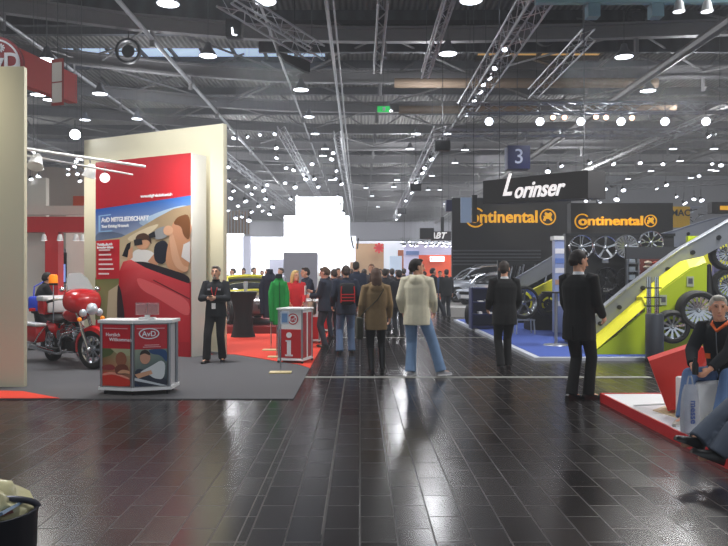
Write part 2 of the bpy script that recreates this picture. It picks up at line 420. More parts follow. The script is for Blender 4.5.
# protruding white box with the poster on it
pa, pb = V(-3.17, 13.5, 0), V(-5.38, 14.65, 0)
d = pa-pb; pang = math.atan2(d.y, d.x); PW = d.length
t = thing('advertising_poster', 'large red advertising poster with people photographing from a red car', 'poster', pb, pang)
link('poster_box', bb(0, PW+.02, .012, .42, 0, 3.84, .008), M('white_paint'), t)
def pu(px, py): return ((px-98)/94.0, 1-(py-158)/197.0)
def pp(*a): return [pu(*q) for q in a]
SK = (214,160,126)
shapes = [
 (rect(0,0,1,1), (196,30,44)),
 (pp((98,158),(192,158),(192,199),(98,207)), [(178,26,44),(206,58,66),(204,44,54),(172,22,40)]),
 (pp((98,207),(192,199),(192,250),(98,262)), [(30,84,170),(60,120,205),(196,206,216),(176,192,210)]),
 (pp((140,222),(165,212),(188,207),(192,214),(170,222),(150,228)), (176,200,226)),
 (pp((98,232),(112,230),(128,234),(135,240),(98,244)), (104,120,150)),
 (pp((98,240),(125,237),(142,229),(160,219),(176,211),(192,208),(192,282),(98,282)), [(190,172,140)]*3+[(170,146,116)]*3+[(206,186,156)]*2),
 (pp((130,238),(150,228),(165,224),(150,238),(135,242)), (222,206,176)),
 (pp((98,278),(123,276),(127,322),(98,322)), [(128,128,72),(110,112,66),(170,150,112),(90,94,54)]),
 (pp((112,292),(124,284),(122,320),(110,320)), (196,176,146)),
 (pp((99,240),(123.5,239),(123.5,279),(99,280)), (200,28,44)),
 (pp((126,256),(131,244),(135,242),(133,258)), (26,26,32)),
 # far person, white shirt, camera to the eye
 (pp((133,262),(137,252),(143,249),(158,252),(163,268),(150,270)), (232,230,228)),
 (pp((133,250),(137,246),(137,258),(131,262)), SK),
 (circ(*pu(147,243), .075, .037), SK), (pp((139,242),(141,235),(149,233),(155,238),(156,246),(152,240),(143,241)), (80,56,44)),
 (pp((138,240),(146,239),(147,245),(139,246)), (44,42,46)),
 (pp((152,262),(165,246),(168,249),(160,268)), (206,150,118)),
 # near person
 (pp((158,245),(168,240),(174,250),(168,266),(158,262)), (36,38,50)),
 (pp((172,240),(182,228),(192,222),(192,276),(168,270)), (206,150,114)),
 (circ(*pu(184,231), .10, .055), (206,150,118)),
 (pp((176,226),(180,219),(192,216),(192,243),(186,238),(184,228)), (122,78,48)),
 (pp((186,246),(192,243),(192,264),(184,258)), (226,222,222)),
 (pp((172,234),(176,232),(184,266),(192,268),(188,274),(176,266)), (220,170,138)),
 (pp((158,236),(160,230),(170,227),(173,234),(170,239),(160,241)), (150,152,156)), (pp((153,235),(159,232),(160,238),(154,239)), (40,40,46)),
 (circ(*pu(172,232), .05, .025), (222,172,140)),
 # car interior edge and body
 (pp((134,262),(150,262),(168,268),(192,276),(192,286),(150,272)), (42,34,42)),
 (pp((124,272),(128,262),(136,260),(150,268),(170,276),(192,284),(192,355),(122,355),(123,300)), [(196,26,40),(220,60,66),(232,96,98),(226,80,86),(214,66,74),(206,60,70),(184,22,38),(158,10,26),(150,14,28)]),
 (pp((140,276),(168,288),(192,300),(192,318),(165,300),(145,290)), (228,96,100)),
 (pp((158,280),(192,298),(192,299),(158,281)), (70,14,24)),
 (pp((122,283),(126,290),(130,318),(130,340),(122,345)), (46,24,30)),
 (pp((122,344),(192,340),(192,355),(122,355)), (172,20,36)),
]
for i in range(7): shapes.append((pp((103,244+i*4.9),(114+(i*7) % 6,244+i*4.9),(114+(i*7) % 6,245.6+i*4.9),(103,245.6+i*4.9)), (244,220,222)))
shapes += [(pp((103,214),(105,214),(105,230),(103,230)), (150,190,230)), (pp((103,214),(116,213),(116,214.2),(103,215)), (150,190,230)), (pp((103,230),(105,230),(118,229.5),(118,231),(103,231)), (150,190,230)), ]
art('poster_print', PW, 3.84, shapes, t, (0, 0, 0), (PI/2, 0, 0), .25)
WH = M('letter_white', (240,240,244), .5)
def ptext(s, px, py, size, al='LEFT', off=.004): 
    u, v = pu(px, py); return text('poster_lettering', s, size, WH, t, (u*PW, -.045, v*3.84), (PI/2,0,0), .002, 0, off, 1, al)
ptext('AvD MITGLIEDSCHAFT', 106, 219, .125, off=.005); ptext('Your Driving Network', 106, 225.5, .08); ptext('www.mitgliedschaft.avd.de', 146, 197, .075)
ptext('Vorteile, die sich\nbesonders lohnen', 101.5, 245.5, .062)

# red AvD disc, banner and small sign hanging top left
t = thing('round_sign', 'round dark red hanging sign with white lettering and ring, top left corner', 'sign', P(-4, 65, 15.9))
bm = BM(); lathe(bm, [(0, -.05), (.62, -.05), (.62, .05), (0, .05)], ax='Y', n=40, closed=False); link('disc', bm, M('red_disc', (150,34,44), .45), t)
bm = BM(); lathe(bm, [(.52, -.07), (.56, -.07), (.56, -.05), (.52, -.05)], ax='Y', n=40); link('ring', bm, WH, t)
text('lettering', 'AvD', .5, WH, t, (.1, -.06, .05), (PI/2,0,0), .01, 0, .012)
bm = BM()
for i in range(5): a_ = i*PI/5; box(bm, (0.12, -.06, .36), (.2, .01, .03), Matrix.Rotation(a_, 3, 'Y'))
link('star_emblem', bm, WH, t)
A, B = P(0, 39, 16.6), P(77, 75, 19.8)
dv = B-A; t = thing('hanging_banner', 'long red hanging banner receding behind the round sign', 'banner', (A.x, A.y, 0), math.atan2(dv.y, dv.x))
Lb = Vector((dv.x, dv.y)).length
bm = BM(); zt = A.z; rs = [[(0,0,zt-.86),(0,.25,zt-.86),(0,.25,zt),(0,0,zt)], [(Lb,0,B.z-.78),(Lb,.25,B.z-.78),(Lb,.25,B.z),(Lb,0,B.z)]]
rings(bm, [[Vector(q) for q in r] for r in rs]); link('banner_box', bm, M('banner_red', (206,58,50), .5), t, False)
bm = BM(); 
for q in (.3, 2, Lb-.3):
    bm = BM(); cyl(bm, (q, .12, zt-.1), (q, .12, 10.2), .01, 5); link('suspension_wire', bm, M('grey_metal'), t)
c = P(57, 82, 15.5); t = thing('hanging_sign', 'narrow white framed sign hanging in front of the red banner', 'sign', c, R(-20))
link('board', bb(-.15, .15, 0, .04, -.5, .5), M('red_frame', (150,50,44), .5), t)
link('face', bb(-.13, .13, -.006, 0, -.44, -.02), M('cream_board', (214,206,196), .5), t); link('face', bb(-.13, .13, -.006, 0, .01, .42), M('cream_board'), t)
bm = BM(); cyl(bm, (0, .02, .5), (0, .02, 4.3), .01, 5); link('suspension_wire', bm, M('grey_metal'), t)

# twin white lamp arm in front of the poster, with spotlights
t = thing('lamp_arm', 'long white twin tube arm reaching from the cream panel to the poster', 'lamp arm')
p0, p1 = P(20, 148, 10.3), P(145, 166.5, 12.6)
bm = BM(); cyl(bm, p0, p1, .024, 8); link('tube', bm, M('plastic_white'), t)
bm = BM(); cyl(bm, p0-V(0,0,.09), p1-V(.25,-.1,.13), .016, 8); link('tube', bm, M('plastic_white'), t)
def spot_head(loc, target, label, m_glow='lamp_glow', sc=1.0, hang=.25, body='plastic_white', energy=0, name='spotlight', cat='lamp', group=None):
    t = thing(name, label, cat, loc, 0, group)
    d = (Vector(target)-Vector(loc)).normalized()
    bm = BM(); tube(bm, [Vector()-d*.16*sc, Vector()-d*.1*sc, d*.06*sc, d*.1*sc], [.05*sc, .09*sc, .12*sc, .14*sc], 12); link('housing', bm, M(body), t)
    bm = BM(); cyl(bm, d*.1*sc, d*.108*sc, .125*sc, 12); link('lens', bm, M(m_glow), t)
    if hang:
        bm = BM(); cyl(bm, -d*.05*sc, Vector((0,0,hang)), .015*sc, 6); link('yoke', bm, M('grey_metal'), t)
    if energy:
        l = light('lamp_light', d*.15*sc, energy, .1, (1,.97,.9), kind='SPOT', parent=t, spot=100); l.rotation_euler = d.to_track_quat('-Z','Y').to_euler()
    return t
spot_head(P(36, 162, 10.6), P(20, 240, 9.9), 'white spotlight clamped under the arm beside the cream panel', hang=.18, sc=.85, m_glow='soft_glow' if 'soft_glow' in MATS else 'plastic_white')
spot_head(P(90, 172, 11.9), P(70, 240, 12), 'white spotlight hanging from the middle of the long arm', hang=.2, sc=.85, m_glow='plastic_white')
spot_head(P(105, 178, 12.3), P(95, 170, 10), 'glowing white lamp at the poster top left corner', hang=.2, sc=.62, m_glow='white_glow')
l_ = light('poster_spot', P(176, 176, 12.6), 60, .06, (1,.96,.9), kind='SPOT', spot=110); aim(l_, P(180, 196, 13.7))
t = spot_head(P(75, 134, 15.5), P(95, 200, 9), 'dazzling white floodlight high behind the cream panel', hang=.3, sc=.8, m_glow='flood_glow')

# ------------------------------------------------------------------ things behind the motorcycle
t = thing('portal_frame', 'red painted portal frame behind the motorcycle', 'frame', (0, 0, 0))
link('crossbeam', bb(-9, -6.45, 18.4, 18.8, P(0,232,18.4).z, P(0,219,18.4).z+.06), M('red_paint'), t)
link('post', bb(G(45,18.4).x, G(58,18.4).x, 18.4, 18.75, .0, P(0,224,18.4).z), M('red_paint'), t)
link('post', bb(-6.75, -6.45, 19.2, 19.5, .0, 2.9), M('red_paint'), t)
slab('canopy', 'white flat canopy edge above the red portal frame', 'canopy', -9.5, -6.3, 18.9, 19.1, P(0,215,19).z, P(0,206,19).z, M('white_paint'))
slab('partition_panel', 'white partition panel left of the red portal post', 'wall panel', -9.4, -8.55, 19.6, 19.8, 0, 4.2, M('white_paint'))
slab('partition_panel', 'pale pink partition panel right of the red portal post', 'wall panel', G(66,20.6).x, G(104,20.6).x, 20.6, 20.8, 0, 3.3, M('pinkish', (238,226,218), .6))
slab('partition_panel', 'big pale partition wall rising behind the white canopy', 'wall panel', -11.2, -6.5, 23, 23.2, 2.4, 5, M('pale_beige', (196,186,176), .6))
slab('banner', 'small orange banner on the pale wall above the canopy', 'banner', G(73,22.7).x, G(88,22.7).x, 22.7, 22.75, P(0,207,22.7).z, P(0,196,22.7).z, M('orange', (226,84,40), .5))
for i, x in enumerate((44, 60, 76, 83)):
    spot_head(P(x, 238, 18.2), P(x, 300, 18.4), 'small downlight under the red portal crossbeam', hang=.12, sc=.6, m_glow='white_glow', group='downlights under the red crossbeam')
t = thing('wall_screen', 'small bright screen beyond the red portal', 'screen', P(61, 268, 19.5))
link('bezel', bb(-.14,.14,0,.05,-.42,.42), M('black'), t); link('display', bb(-.12,.12,-.01,0,-.38,.1), M('screen_blue', (130,160,230), .4, emit=.9), t)
# ------------------------------------------------------------------ counters
def logo(parent, loc, s, rot=(PI/2,0,0), ring=(240,240,240), inner=(196,32,38)):
    g = text('logo_lettering', 'AvD', .55*s, WH, parent, (loc[0], loc[1]-.004, loc[2]-.03*s), rot, .001, 0, .01*s)
    bm = BM()
    a = [Vector((math.cos(2*PI*i/24)*.75*s, 0, math.sin(2*PI*i/24)*.42*s)) for i in range(24)]
    b = [Vector((math.cos(2*PI*i/24)*.66*s, 0, math.sin(2*PI*i/24)*.34*s)) for i in range(24)]
    va = [bm.verts.new(v) for v in a]; vb = [bm.verts.new(v) for v in b]
    for i in range(24): bm.faces.new((va[i], va[(i+1)%24], vb[(i+1)%24], vb[i]))
    o = link('logo_ring', bm, WH, parent); o.location = (loc[0], loc[1]-.003, loc[2])
    if rot[2]: o.rotation_euler = (0, 0, rot[2])
# welcome counter (two angled front panels)
t = thing('welcome_counter', 'white framed promotion counter with red photo panels and clear leaflet box', 'counter', (-2.9, 9.2, 0))
fp = [(-.44, .1), (.0, -.02), (.43, .12), (.43, .5), (-.44, .5)]
def grow(k): return [(x*k, .25+(y-.25)*k) for x, y in fp]
bm = BM(); prism(bm, grow(1.1), .93, .97, 'Z'); link('top_plate', bm, M('plastic_white'), t, False)
bm = BM(); prism(bm, grow(1.08), .07, .11, 'Z'); link('base_plate', bm, M('plastic_white'), t, False)
bm = BM(); prism(bm, grow(.96), .11, .93, 'Z'); link('carcass', bm, M('light_grey', (190,190,194), .5), t, False)
for (x, y) in fp:
    bm = BM(); cyl(bm, (x, y, .1), (x, y, .94), .02, 8); link('post', bm, M('alu'), t)
for (x, y) in ((-.4, .14), (0, .03), (.4, .16), (.38, .46), (-.38, .46)):
    bm = BM(); cyl(bm, (x-.012, y, .032), (x+.012, y, .032), .03, 10); box(bm, (x, y, .06), (.03,.03,.02)); link('castor', bm, M('dark_metal'), t)
def panel(x0, y0, x1, y1, shapes, nm):
    w = math.hypot(x1-x0, y1-y0); an = math.atan2(y1-y0, x1-x0)
    e = bpy.data.objects.new('printed_panel', bb(0, w, 0, .004, 0, .8).__class__ and None) if False else None
    o = art(nm, w-.05, .79, shapes, t, (x0+.025*math.cos(an)+.012*math.sin(an), y0+.025*math.sin(an)-.012*math.cos(an), .125), (PI/2, 0, an), .3)
    return o
RD = (196,34,48)
sh = [(rect(0,0,1,1), RD), (rect(0,0,1,.61), [(196,70,50),(150,60,46),(170,170,130),(96,110,66)]),
      ([(0,.61),(0,.45),(.3,.5),(.5,.61)], (88,102,62)), ([(.3,.61),(.6,.5),(1,.5),(1,.61)], (176,178,140)),
      ([(0,0),(0,.24),(.5,.2),(1,.12),(1,0)], (206,56,42)), ([(0,.2),(.4,.24),(1,.14),(1,.11),(.4,.2),(0,.16)], (232,150,130)),
      (circ(.68,.44,.2,.12), (150,94,70)), ([(.45,.3),(.6,.36),(.9,.36),(1,.22),(.5,.18)], (120,66,52)), ([(.0,.33),(.35,.36),(.5,.3),(.4,.26),(0,.26)], (150,60,60)),
      ([(.5,.2),(.9,.22),(1,.2),(1,.26),(.7,.28)], SK), (rect(.06,.93,.92,.945), (226,160,166))]
panel(*fp[0], *fp[1], sh, 'photo_panel')
sh = [(rect(0,0,1,1), RD), (rect(0,0,1,.6), [(30,46,80),(28,38,62),(120,140,130),(150,160,140)]), ([(.4,.6),(1,.6),(1,.36),(.8,.5),(.5,.52)], (40,74,120)),
      ([(0,0),(0,.3),(.4,.26),(1,.1),(1,0)], (44,50,66)), ([(.1,.22),(.55,.34),(.8,.42),(.95,.36),(.9,.1),(.6,.12),(.4,.2)], (216,220,222)), ([(0,.2),(.5,.26),(.55,.2),(.1,.13)], SK),
      (circ(.32,.46,.16,.1), (206,150,124)), ([(.14,.5),(.2,.58),(.36,.6),(.5,.52),(.44,.5),(.3,.54)], (52,38,34)), ([(0,.15),(1,0),(.8,0),(0,.1)], (200,206,212)), (rect(.06,.93,.92,.945), (226,160,166)), (rect(.3,.66,.75,.675), (226,160,166)), (rect(.25,.63,.8,.645), (226,160,166))]
panel(*fp[1], *fp[2], sh, 'photo_panel')
an = math.atan2(.14, .43)
text('lettering', 'Herzlich\n   Willkommen', .062, WH, t, (-.36, .05-.02, .755), (PI/2, 0, -.26), .001, 0, .001, 1, 'LEFT')
logo(t, (.2, .02, .8), .17, (PI/2, 0, an))
t = thing('leaflet_box', 'clear plastic leaflet box with red leaflets on the white counter top', 'leaflet box', (-2.77, 9.38, .97))
link('foot', bb(-.1, .1, -.05, .05, 0, .03), M('plastic_white'), t); link('stem', bb(-.03, .03, -.02, .02, .03, .06), M('plastic_white'), t)
for x in (-.075, .075):
    link('leaflets', bb(x-.065, x+.065, -.02, .02, .065, .2), M('leaflet_red', (190,90,84), .6), t)
    link('tray', bb(x-.072, x+.072, -.03, .03, .06, .22), M('glass'), t)

# white counter with the letter i
def icounter(nm, label, loc, rz, wd, dp, h, full=True, group=None):
    t = thing(nm, label, 'counter', loc, rz, group)
    link('top_plate', bb(-.03, wd+.03, -.03, dp+.03, h-.03, h, .004), M('plastic_white'), t)
    link('base_plate', bb(-.02, wd+.02, -.02, dp+.02, .05, .08, .004), M('plastic_white'), t)
    link('carcass', bb(0, wd, 0, dp, .08, h-.03), M('plastic_white'), t)
    for x in (0, wd):
        for y in (0, dp):
            bm = BM(); cyl(bm, (x, y, .05), (x, y, h-.02), .016, 8); link('post', bm, M('alu'), t)
            bm = BM(); ball(bm, (x, y, .027), .027, seg=8); link('castor', bm, M('dark_metal'), t)
    link('front_panel', bb(.02, wd-.02, -.008, 0, .1, .60*h/.97), M('red_paint'), t)
    for k in range(2): link('side_panel', bb(wd, wd+.006, .04+k*(dp/2), dp/2-.04+k*(dp/2), .1, h-.08), M('side_print', (176,60,62), .4, noise=.5, scale=9), t)
    return t
t = icounter('information_counter', 'white and red information counter bearing a large white letter i', (-1.43, 12.65, 0), R(-16), .44, .5, .97)
bm = BM(); lathe(bm, [(0,-.012),(.05,-.012),(.05,0),(0,0)], (.2,-.008,.50), 'Y', 20, closed=False); bb(.165,.235,-.02,-.008,.13,.41, bm=bm); bb(.14,.2,-.02,-.008,.385,.41, bm=bm); bb(.13,.27,-.02,-.008,.13,.16, bm=bm)
link('letter_i', bm, WH, t, False)
o = art('round_logo', .2, .2, [(circ(.5,.5,.5), (190,40,50)), (circ(.5,.5,.4), (240,240,240)), (circ(.5,.5,.28), (190,40,50))], t, (.17, -.003, .68), (PI/2,0,0))
text('lettering', 'AvD', .08, WH, t, (.27, -.008, .78), (PI/2,0,0), .001)
t = icounter('information_counter', 'white and red counter further back with papers and glasses on top', (-1.5, 16.3, 0), 0, .58, 0.9, .97)
t = icounter('information_counter', 'rearmost white and red counter behind the crowd of visitors', (-1.35, 19.3, 0), 0, .6, 1.0, .97)
slab('paper_stack', 'stack of papers on the second red counter', 'paper', -1.4, -1.15, 16.6, 16.9, .97, 1.01, M('paper', (232,228,224), .7))
for i in range(3):
    bm = BM(); lathe(bm, [(0,0),(.03,0),(.006,.01),(.005,.09),(.035,.12),(.038,.19),(.034,.19),(.03,.12),(0,.1)], n=12, closed=False)
    tag(link('drinking_glass', bm, M('clear_glass', (220,226,230), .05, alpha=.45), loc=(-1.32+.14*i, 16.42+.1*(i%2), .97)), 'stemmed drinking glass standing on the second red counter', 'glass', 'glasses on the second counter')
# brochure holder on a pole, two coat stands
def coat_stand(nm, label, loc, h):
    t = thing(nm, label, 'stand', loc)
    link('base_plate', bb(-.17, .17, -.1, .1, .0, .022, .004), M('pale_wood', (204,186,140), .5), t)
    bm = BM(); cyl(bm, (0,0,.02), (0,0,h), .012, 8); link('pole', bm, M('chrome'), t)
    return t
def garment(nm, label, cat, loc, rz, h0, h1, cm, w=.17, trim=None):
    t = thing(nm, label, cat, loc, rz)
    bm = BM()
    tube(bm, [(0,0,h0), (0,0,h0+.15), (0,0,(h0+h1)/2), (0,0,h1-.16), (0,0,h1-.06), (0,0,h1)], [w*.95, w*.92, w*.88, w*1.02, w*.7, w*.3], 18, 0, .62)
    for s in (-1, 1): tube(bm, [(s*w*.75, 0, h1-.1), (s*w*1.15, .0, h1-.3), (s*w*1.18, -.02, h1-.52), (s*w*1.1, -.03, h0+.06)], [.055, .06, .052, .04], 10)
    o = link('jacket_body', bm, cm, t); remesh(o, .014, 2)
    bm = BM(); lathe(bm, [(.05,-.03),(.068,-.03),(.058,.05),(.045,.05)], (0,0,h1+.0), n=16); link('collar', bm, trim or cm, t)
    link('zip', bb(-.004,.004,-w*.66,-w*.56, h0+.03, h1-.1), M('dark_metal'), t)
    return t
coat_stand('coat_stand', 'light wooden base and pole stand carrying the dark jacket', (G(271,14.7).x, 14.7, .012), 1.5)
garment('display_jacket', 'dark navy display jacket on a stand behind the green one', 'jacket', (G(270,14.7).x, 14.7, 0), .3, .68, 1.62, M('navy_cloth', (30,34,52), .9), .15)
coat_stand('coat_stand', 'light wooden base and pole stand in front carrying the leaflets', (G(280.5,11.3).x, 11.3, .012), .98)
coat_stand('coat_stand', 'light wooden base and pole stand carrying the green jacket', (G(276,13.3).x, 13.45, .012), 1.3)
GREEN = M('green_cloth', (24,146,62), .8, noise=.15, scale=5)
garment('display_jacket', 'bright green display jacket hanging beside the information counter', 'jacket', (G(278,13.3).x, 13.45, 0), .25, .62, 1.52, GREEN, .125, M('dark_collar', (20,30,34), .9))
t = thing('leaflet_holder', 'small white and blue leaflet holder on the front pole stand', 'leaflet box', (G(284.5,11.3).x, 11.28, .78))
link('tray', bb(-.05,.07,-.03,-.0,-.0,.2), M('leaflet_white', (206,218,234), .4), t); link('leaflet', bb(-.035,.05,-.036,-.03,.03,.17), M('leaflet_blue', (120,160,210), .4), t)
# black draped high table
t = thing('high_table', 'round high table under a floor length black stretch cover', 'table', (G(243,18).x, 18, .012))
bm = BM(); lathe(bm, [(0,1.1),(.34,1.1),(.35,1.08),(.26,.85),(.22,.5),(.26,.15),(.31,.0),(0,0)], n=24, closed=False); link('stretch_cover', bm, M('black_cloth', (15,16,20), .9), t)
bm = BM(); lathe(bm, [(0,1.1),(.36,1.1),(.36,1.125),(0,1.125)], n=24, closed=False); link('table_top', bm, M('dark_metal'), t)
slab('card', 'white card lying on the black draped high table', 'paper', G(243,18).x-.2, G(243,18).x-.05, 17.8, 18.0, 1.137, 1.142, M('paper'))
bm = BM(); lathe(bm, [(0,0),(.045,0),(.06,.22),(.05,.26),(0,.26)], n=12, closed=False)
tag(link('bottle', bm, M('clear_glass'), loc=(G(246,18).x, 17.95, 1.137)), 'clear bottle standing on the black draped high table', 'bottle')

# ------------------------------------------------------------------ wheels
def wheel(nm, label, loc, rz, ro, ri, wd, spokes=5, style=0, tyre=True, parent=None, rimcol='rim_silver', roll=0, group=None, tilt=0):
    """axis along local Y, outer face towards local -Y"""
    if parent is None: t = thing(nm, label, 'wheel', loc, rz, group)
    else:
        t = bpy.data.objects.new(nm, None); COL.objects.link(t); t.parent = parent; t.location = loc; t.rotation_euler = (0,0,rz)
    if tilt: t.rotation_euler[0] = tilt
    h = wd/2; n = 36
    if tyre:
        bm = BM(); lathe(bm, [(ri,-h*.8),(ri+.02,-h),(ro-.04,-h*1.02),(ro-.012,-h*.85),(ro,-h*.6),(ro,h*.6),(ro-.012,h*.85),(ro-.04,h*1.02),(ri+.02,h),(ri,h*.8)], ax='Y', n=n)
        for q in range(3):
            pass
        link('tyre', bm, M('tyre'), t)
    m = M(rimcol, (196,200,206), .22, .9) if rimcol == 'rim_silver' else M(rimcol)
    bm = BM(); lathe(bm, [(ri*.94,-h*.72),(ri*1.0,-h*.86),(ri*1.02,-h*.8),(ri*1.0,-h*.6),(ri*.9,h*.4),(ri*.98,h*.8),(ri*.93,h*.8),(ri*.86,h*.4),(ri*.9,-h*.6)], ax='Y', n=n)
    link('rim', bm, m, t)
    bm = BM()
    for k in range(spokes):
        a = 2*PI*k/spokes+roll
        rr = Matrix.Rotation(-a, 3, 'Y')
        def q(x, y, z): return rr @ Vector((x, y, z))
        if style == 0:   # broad tapering spokes
            rs = [[q(x, y-.01, z) for x, y, z in ((r_, -h*.7+dz, -w_), (r_, -h*.7+dz, w_), (r_, -h*.7+dz+.03, w_*.8), (r_, -h*.7+dz+.03, -w_*.8))] for r_, w_, dz in ((ri*.12, ri*.09, .03), (ri*.5, ri*.075, .015), (ri*.96, ri*.13, 0))]
            rings(bm, rs)
        elif style == 1:  # twin thin spokes
            for s in (-1, 1):
                rs = [[q(r_, -h*.72+dz, z_+a_) for a_ in (-.011, .011)]+[q(r_, -h*.72+dz+.03, z_+a_) for a_ in (.008, -.008)] for r_, z_, dz in ((ri*.14, s*ri*.05, .03), (ri*.96, s*ri*.14, 0))]
                rings(bm, rs)
        else:             # Y spokes
            rings(bm, [[q(r_, -h*.72+dz, -w_), q(r_, -h*.72+dz, w_), q(r_, -h*.72+dz+.03, w_*.7), q(r_, -h*.72+dz+.03, -w_*.7)] for r_, w_, dz in ((ri*.12, ri*.06, .03), (ri*.55, ri*.05, .01))])
            for s in (-1, 1):
                rings(bm, [[q(r_, -h*.72, z_-.014), q(r_, -h*.72, z_+.014), q(r_, -h*.72+.03, z_+.01), q(r_, -h*.72+.03, z_-.01)] for r_, z_ in ((ri*.52, 0), (ri*.95, s*ri*.2))])
    link('spokes', bm, m, t)
    bm = BM(); lathe(bm, [(0,-h*.72),(ri*.1,-h*.74),(ri*.17,-h*.66),(ri*.18,-h*.4),(0,-h*.4)], ax='Y', n=16, closed=False); link('hub_cap', bm, m, t)
    if tyre or parent:
        bm = BM(); lathe(bm, [(ri*.2,-.005),(ri*.62,-.005),(ri*.62,.01),(ri*.2,.01)], ax='Y', n=24); link('brake_disc', bm, M('dark_metal'), t)
    return t
# ------------------------------------------------------------------ cars (forward = local +X, origin on the ground at the middle)
def car(nm, label, loc, rz, paint, L=4.5, W=1.8, Hh=1.45, belt=.92, cab=(-1.9,-1.2,.35,1.15), hood=.78, glass='car_glass', roofm=None, rails=False, pillarm=None):
    t = thing(nm, label, 'car', loc, rz)
    M('car_glass', (16,20,26), .08, 0, coat=.5); h = L/2; w = W/2
    st = [(-h, .62, .35, belt*.78), (-h+.08, .84, .28, belt*.93), (-h+.5, .96, .22, belt), (-.6, 1.0, .18, belt), (cab[2], 1.0, .18, belt), (cab[3], .99, .2, belt*.97), (h-.9, .96, .2, hood+.03), (h-.35, .9, .22, hood-.04), (h-.06, .72, .26, hood-.16), (h, .56, .32, hood-.25)]
    bm = BM(); rs = []
    for x, k, zb, zt in st:
        ww = w*k
        half = [(0,zb),(ww*.85,zb),(ww*.98,zb+.1),(ww,zb+(zt-zb)*.55),(ww*.97,zt-.08),(ww*.88,zt-.01),(ww*.5,zt+.02),(0,zt+.03)]
        rs.append([Vector((x, y, z)) for y, z in half]+[Vector((x, -y, z)) for y, z in reversed(half[1:-1])])
    rings(bm, rs); o = link('body', bm, paint, t)
    s = o.modifiers.new('s', 'SUBSURF'); s.levels = 2; s.render_levels = 2; PENDING.append(o)
    def gh(z0, z1, grow):
        bm = BM(); rs = []
        for x, f in ((cab[0], 0), ((cab[0]+cab[1])/2, .62), (cab[1], 1), (cab[2]*.4+cab[1]*.6, 1.03), (cab[2], .97), ((cab[2]+cab[3])/2, .55), (cab[3], 0)):
            zt = z0+(z1-z0)*max(f, .02); wt = w*(.9-.2*f)+grow
            half = [(0,z0-.05),(w*.9+grow,z0-.05),(w*.9*(1-.1*f)+grow,z0+(zt-z0)*.5),(wt,zt-.04*f),(0,zt+.03*f)]
            rs.append([Vector((x,y,z)) for y, z in half]+[Vector((x,-y,z)) for y, z in reversed(half[1:-1])])
        return rings(bm, rs)
    bm = gh(belt, Hh-.03, 0); o = link('windows', bm, M(glass), t); s = o.modifiers.new('s','SUBSURF'); s.levels = 2; s.render_levels = 2; PENDING.append(o)
    bm = BM(); rs = []
    for x, k, z in ((cab[1]-.12, .68, Hh-.1), (cab[1]+.1, .72, Hh-.02), ((cab[1]+cab[2])/2, .73, Hh+.02), (cab[2]-.1, .72, Hh-.03), (cab[2]+.15, .69, Hh-.12)):
        rs.append([Vector((x, w*k, z-.03)), Vector((x, w*k*.8, z+.02)), Vector((x, -w*k*.8, z+.02)), Vector((x, -w*k, z-.03)), Vector((x, 0, z-.04))])
    rings(bm, rs); link('roof', bm, roofm or paint, t)
    if pillarm:
        bm = BM(); tube(bm, [(cab[2]+.12, y_*w*.7, Hh+.0-.05*y_*y_) for y_ in (-1,-.5,0,.5,1)], .06, 6); link('screen_stripe', bm, pillarm, t)
        bm = BM(); tube(bm, [(cab[3]+.02, y_*w*.86, belt+.02-.03*y_*y_) for y_ in (-1,-.5,0,.5,1)], .05, 6); link('screen_stripe', bm, pillarm, t)
    for s_ in (-1, 1):
        for xa, xb in ((cab[2]+.1, cab[3]-.02), (cab[1]-.05, cab[0]+.02)):
            bm = BM(); tube(bm, [(xa, s_*w*.71, Hh-.08), ((xa+xb)/2, s_*w*.82, (Hh+belt)/2+.05), (xb, s_*w*.89, belt)], .035 if not pillarm else .06, 6); link('pillar', bm, pillarm or roofm or paint, t)
        bm = BM(); tube(bm, [((cab[1]+cab[2])/2, s_*w*.71, Hh-.06), ((cab[1]+cab[2])/2-.05, s_*w*.93, belt)], .03, 6); link('door_pillar', bm, M('black'), t)
        bm = BM(); ball(bm, (cab[3]-.25, s_*(w+.08), belt+.1), (.06,.1,.07), seg=10); link('mirror', bm, paint, t)
        bm = BM(); ball(bm, (h-.28, s_*w*.66, hood-.14), (.2,.2,.075), seg=12); link('headlight', bm, M('headlight', (226,232,240), .1, .3), t)
        bm = BM(); ball(bm, (h-.1, s_*w*.6, .38), (.07,.1,.05), seg=10); link('fog_lamp', bm, M('black'), t)
        bm = BM(); ball(bm, (-h+.12, s_*w*.72, belt*.82), (.08,.14,.08), seg=10); link('tail_light', bm, M('red_gloss'), t)
        if rails:
            bm = BM(); tube(bm, [(cab[1]-.1, s_*w*.66, Hh-.04), (cab[1]+.1, s_*w*.66, Hh+.06), (cab[2]-.15, s_*w*.66, Hh+.05), (cab[2]+.05, s_*w*.66, Hh-.05)], .016, 6); link('roof_rail', bm, M('alu'), t)
        for x in (h-.85, -h+.85):
            bm = BM(); lathe(bm, [(0,-.012),(.36,-.012),(.36,.012),(0,.012)], (x, s_*(w-.02), .33), 'Y', 24, closed=False); link('wheel_arch', bm, M('black'), t)
            wheel('wheel', '', (x, s_*(w-.07), .32), 0 if s_ < 0 else PI, .32, .22, .2, 5, 0, True, t)
    bm = BM(); box(bm, (h-.02, 0, .5), (.05, w*.8, .13), bevel=.02); link('grille', bm, M('black'), t)
    bm = BM(); box(bm, (h-.0, 0, .36), (.03, .5, .11)); link('number_plate', bm, M('plastic_white'), t)
    return t
SILV = M('silver_white_paint', (214,220,232), .22, .25, coat=.8)
slab('podium', 'low pale podium carrying the silver cars', 'podium', G(449,27).x, 9.2, 26.6, 35.7, 0, .34, M('podium', (176,172,168), .5))
car('car', 'white low coupe facing left at the front of the pale podium', (G(463,27).x+2.05, 29.6, .34), R(215), SILV, 4.3, 1.78, 1.34, .86, hood=.72)
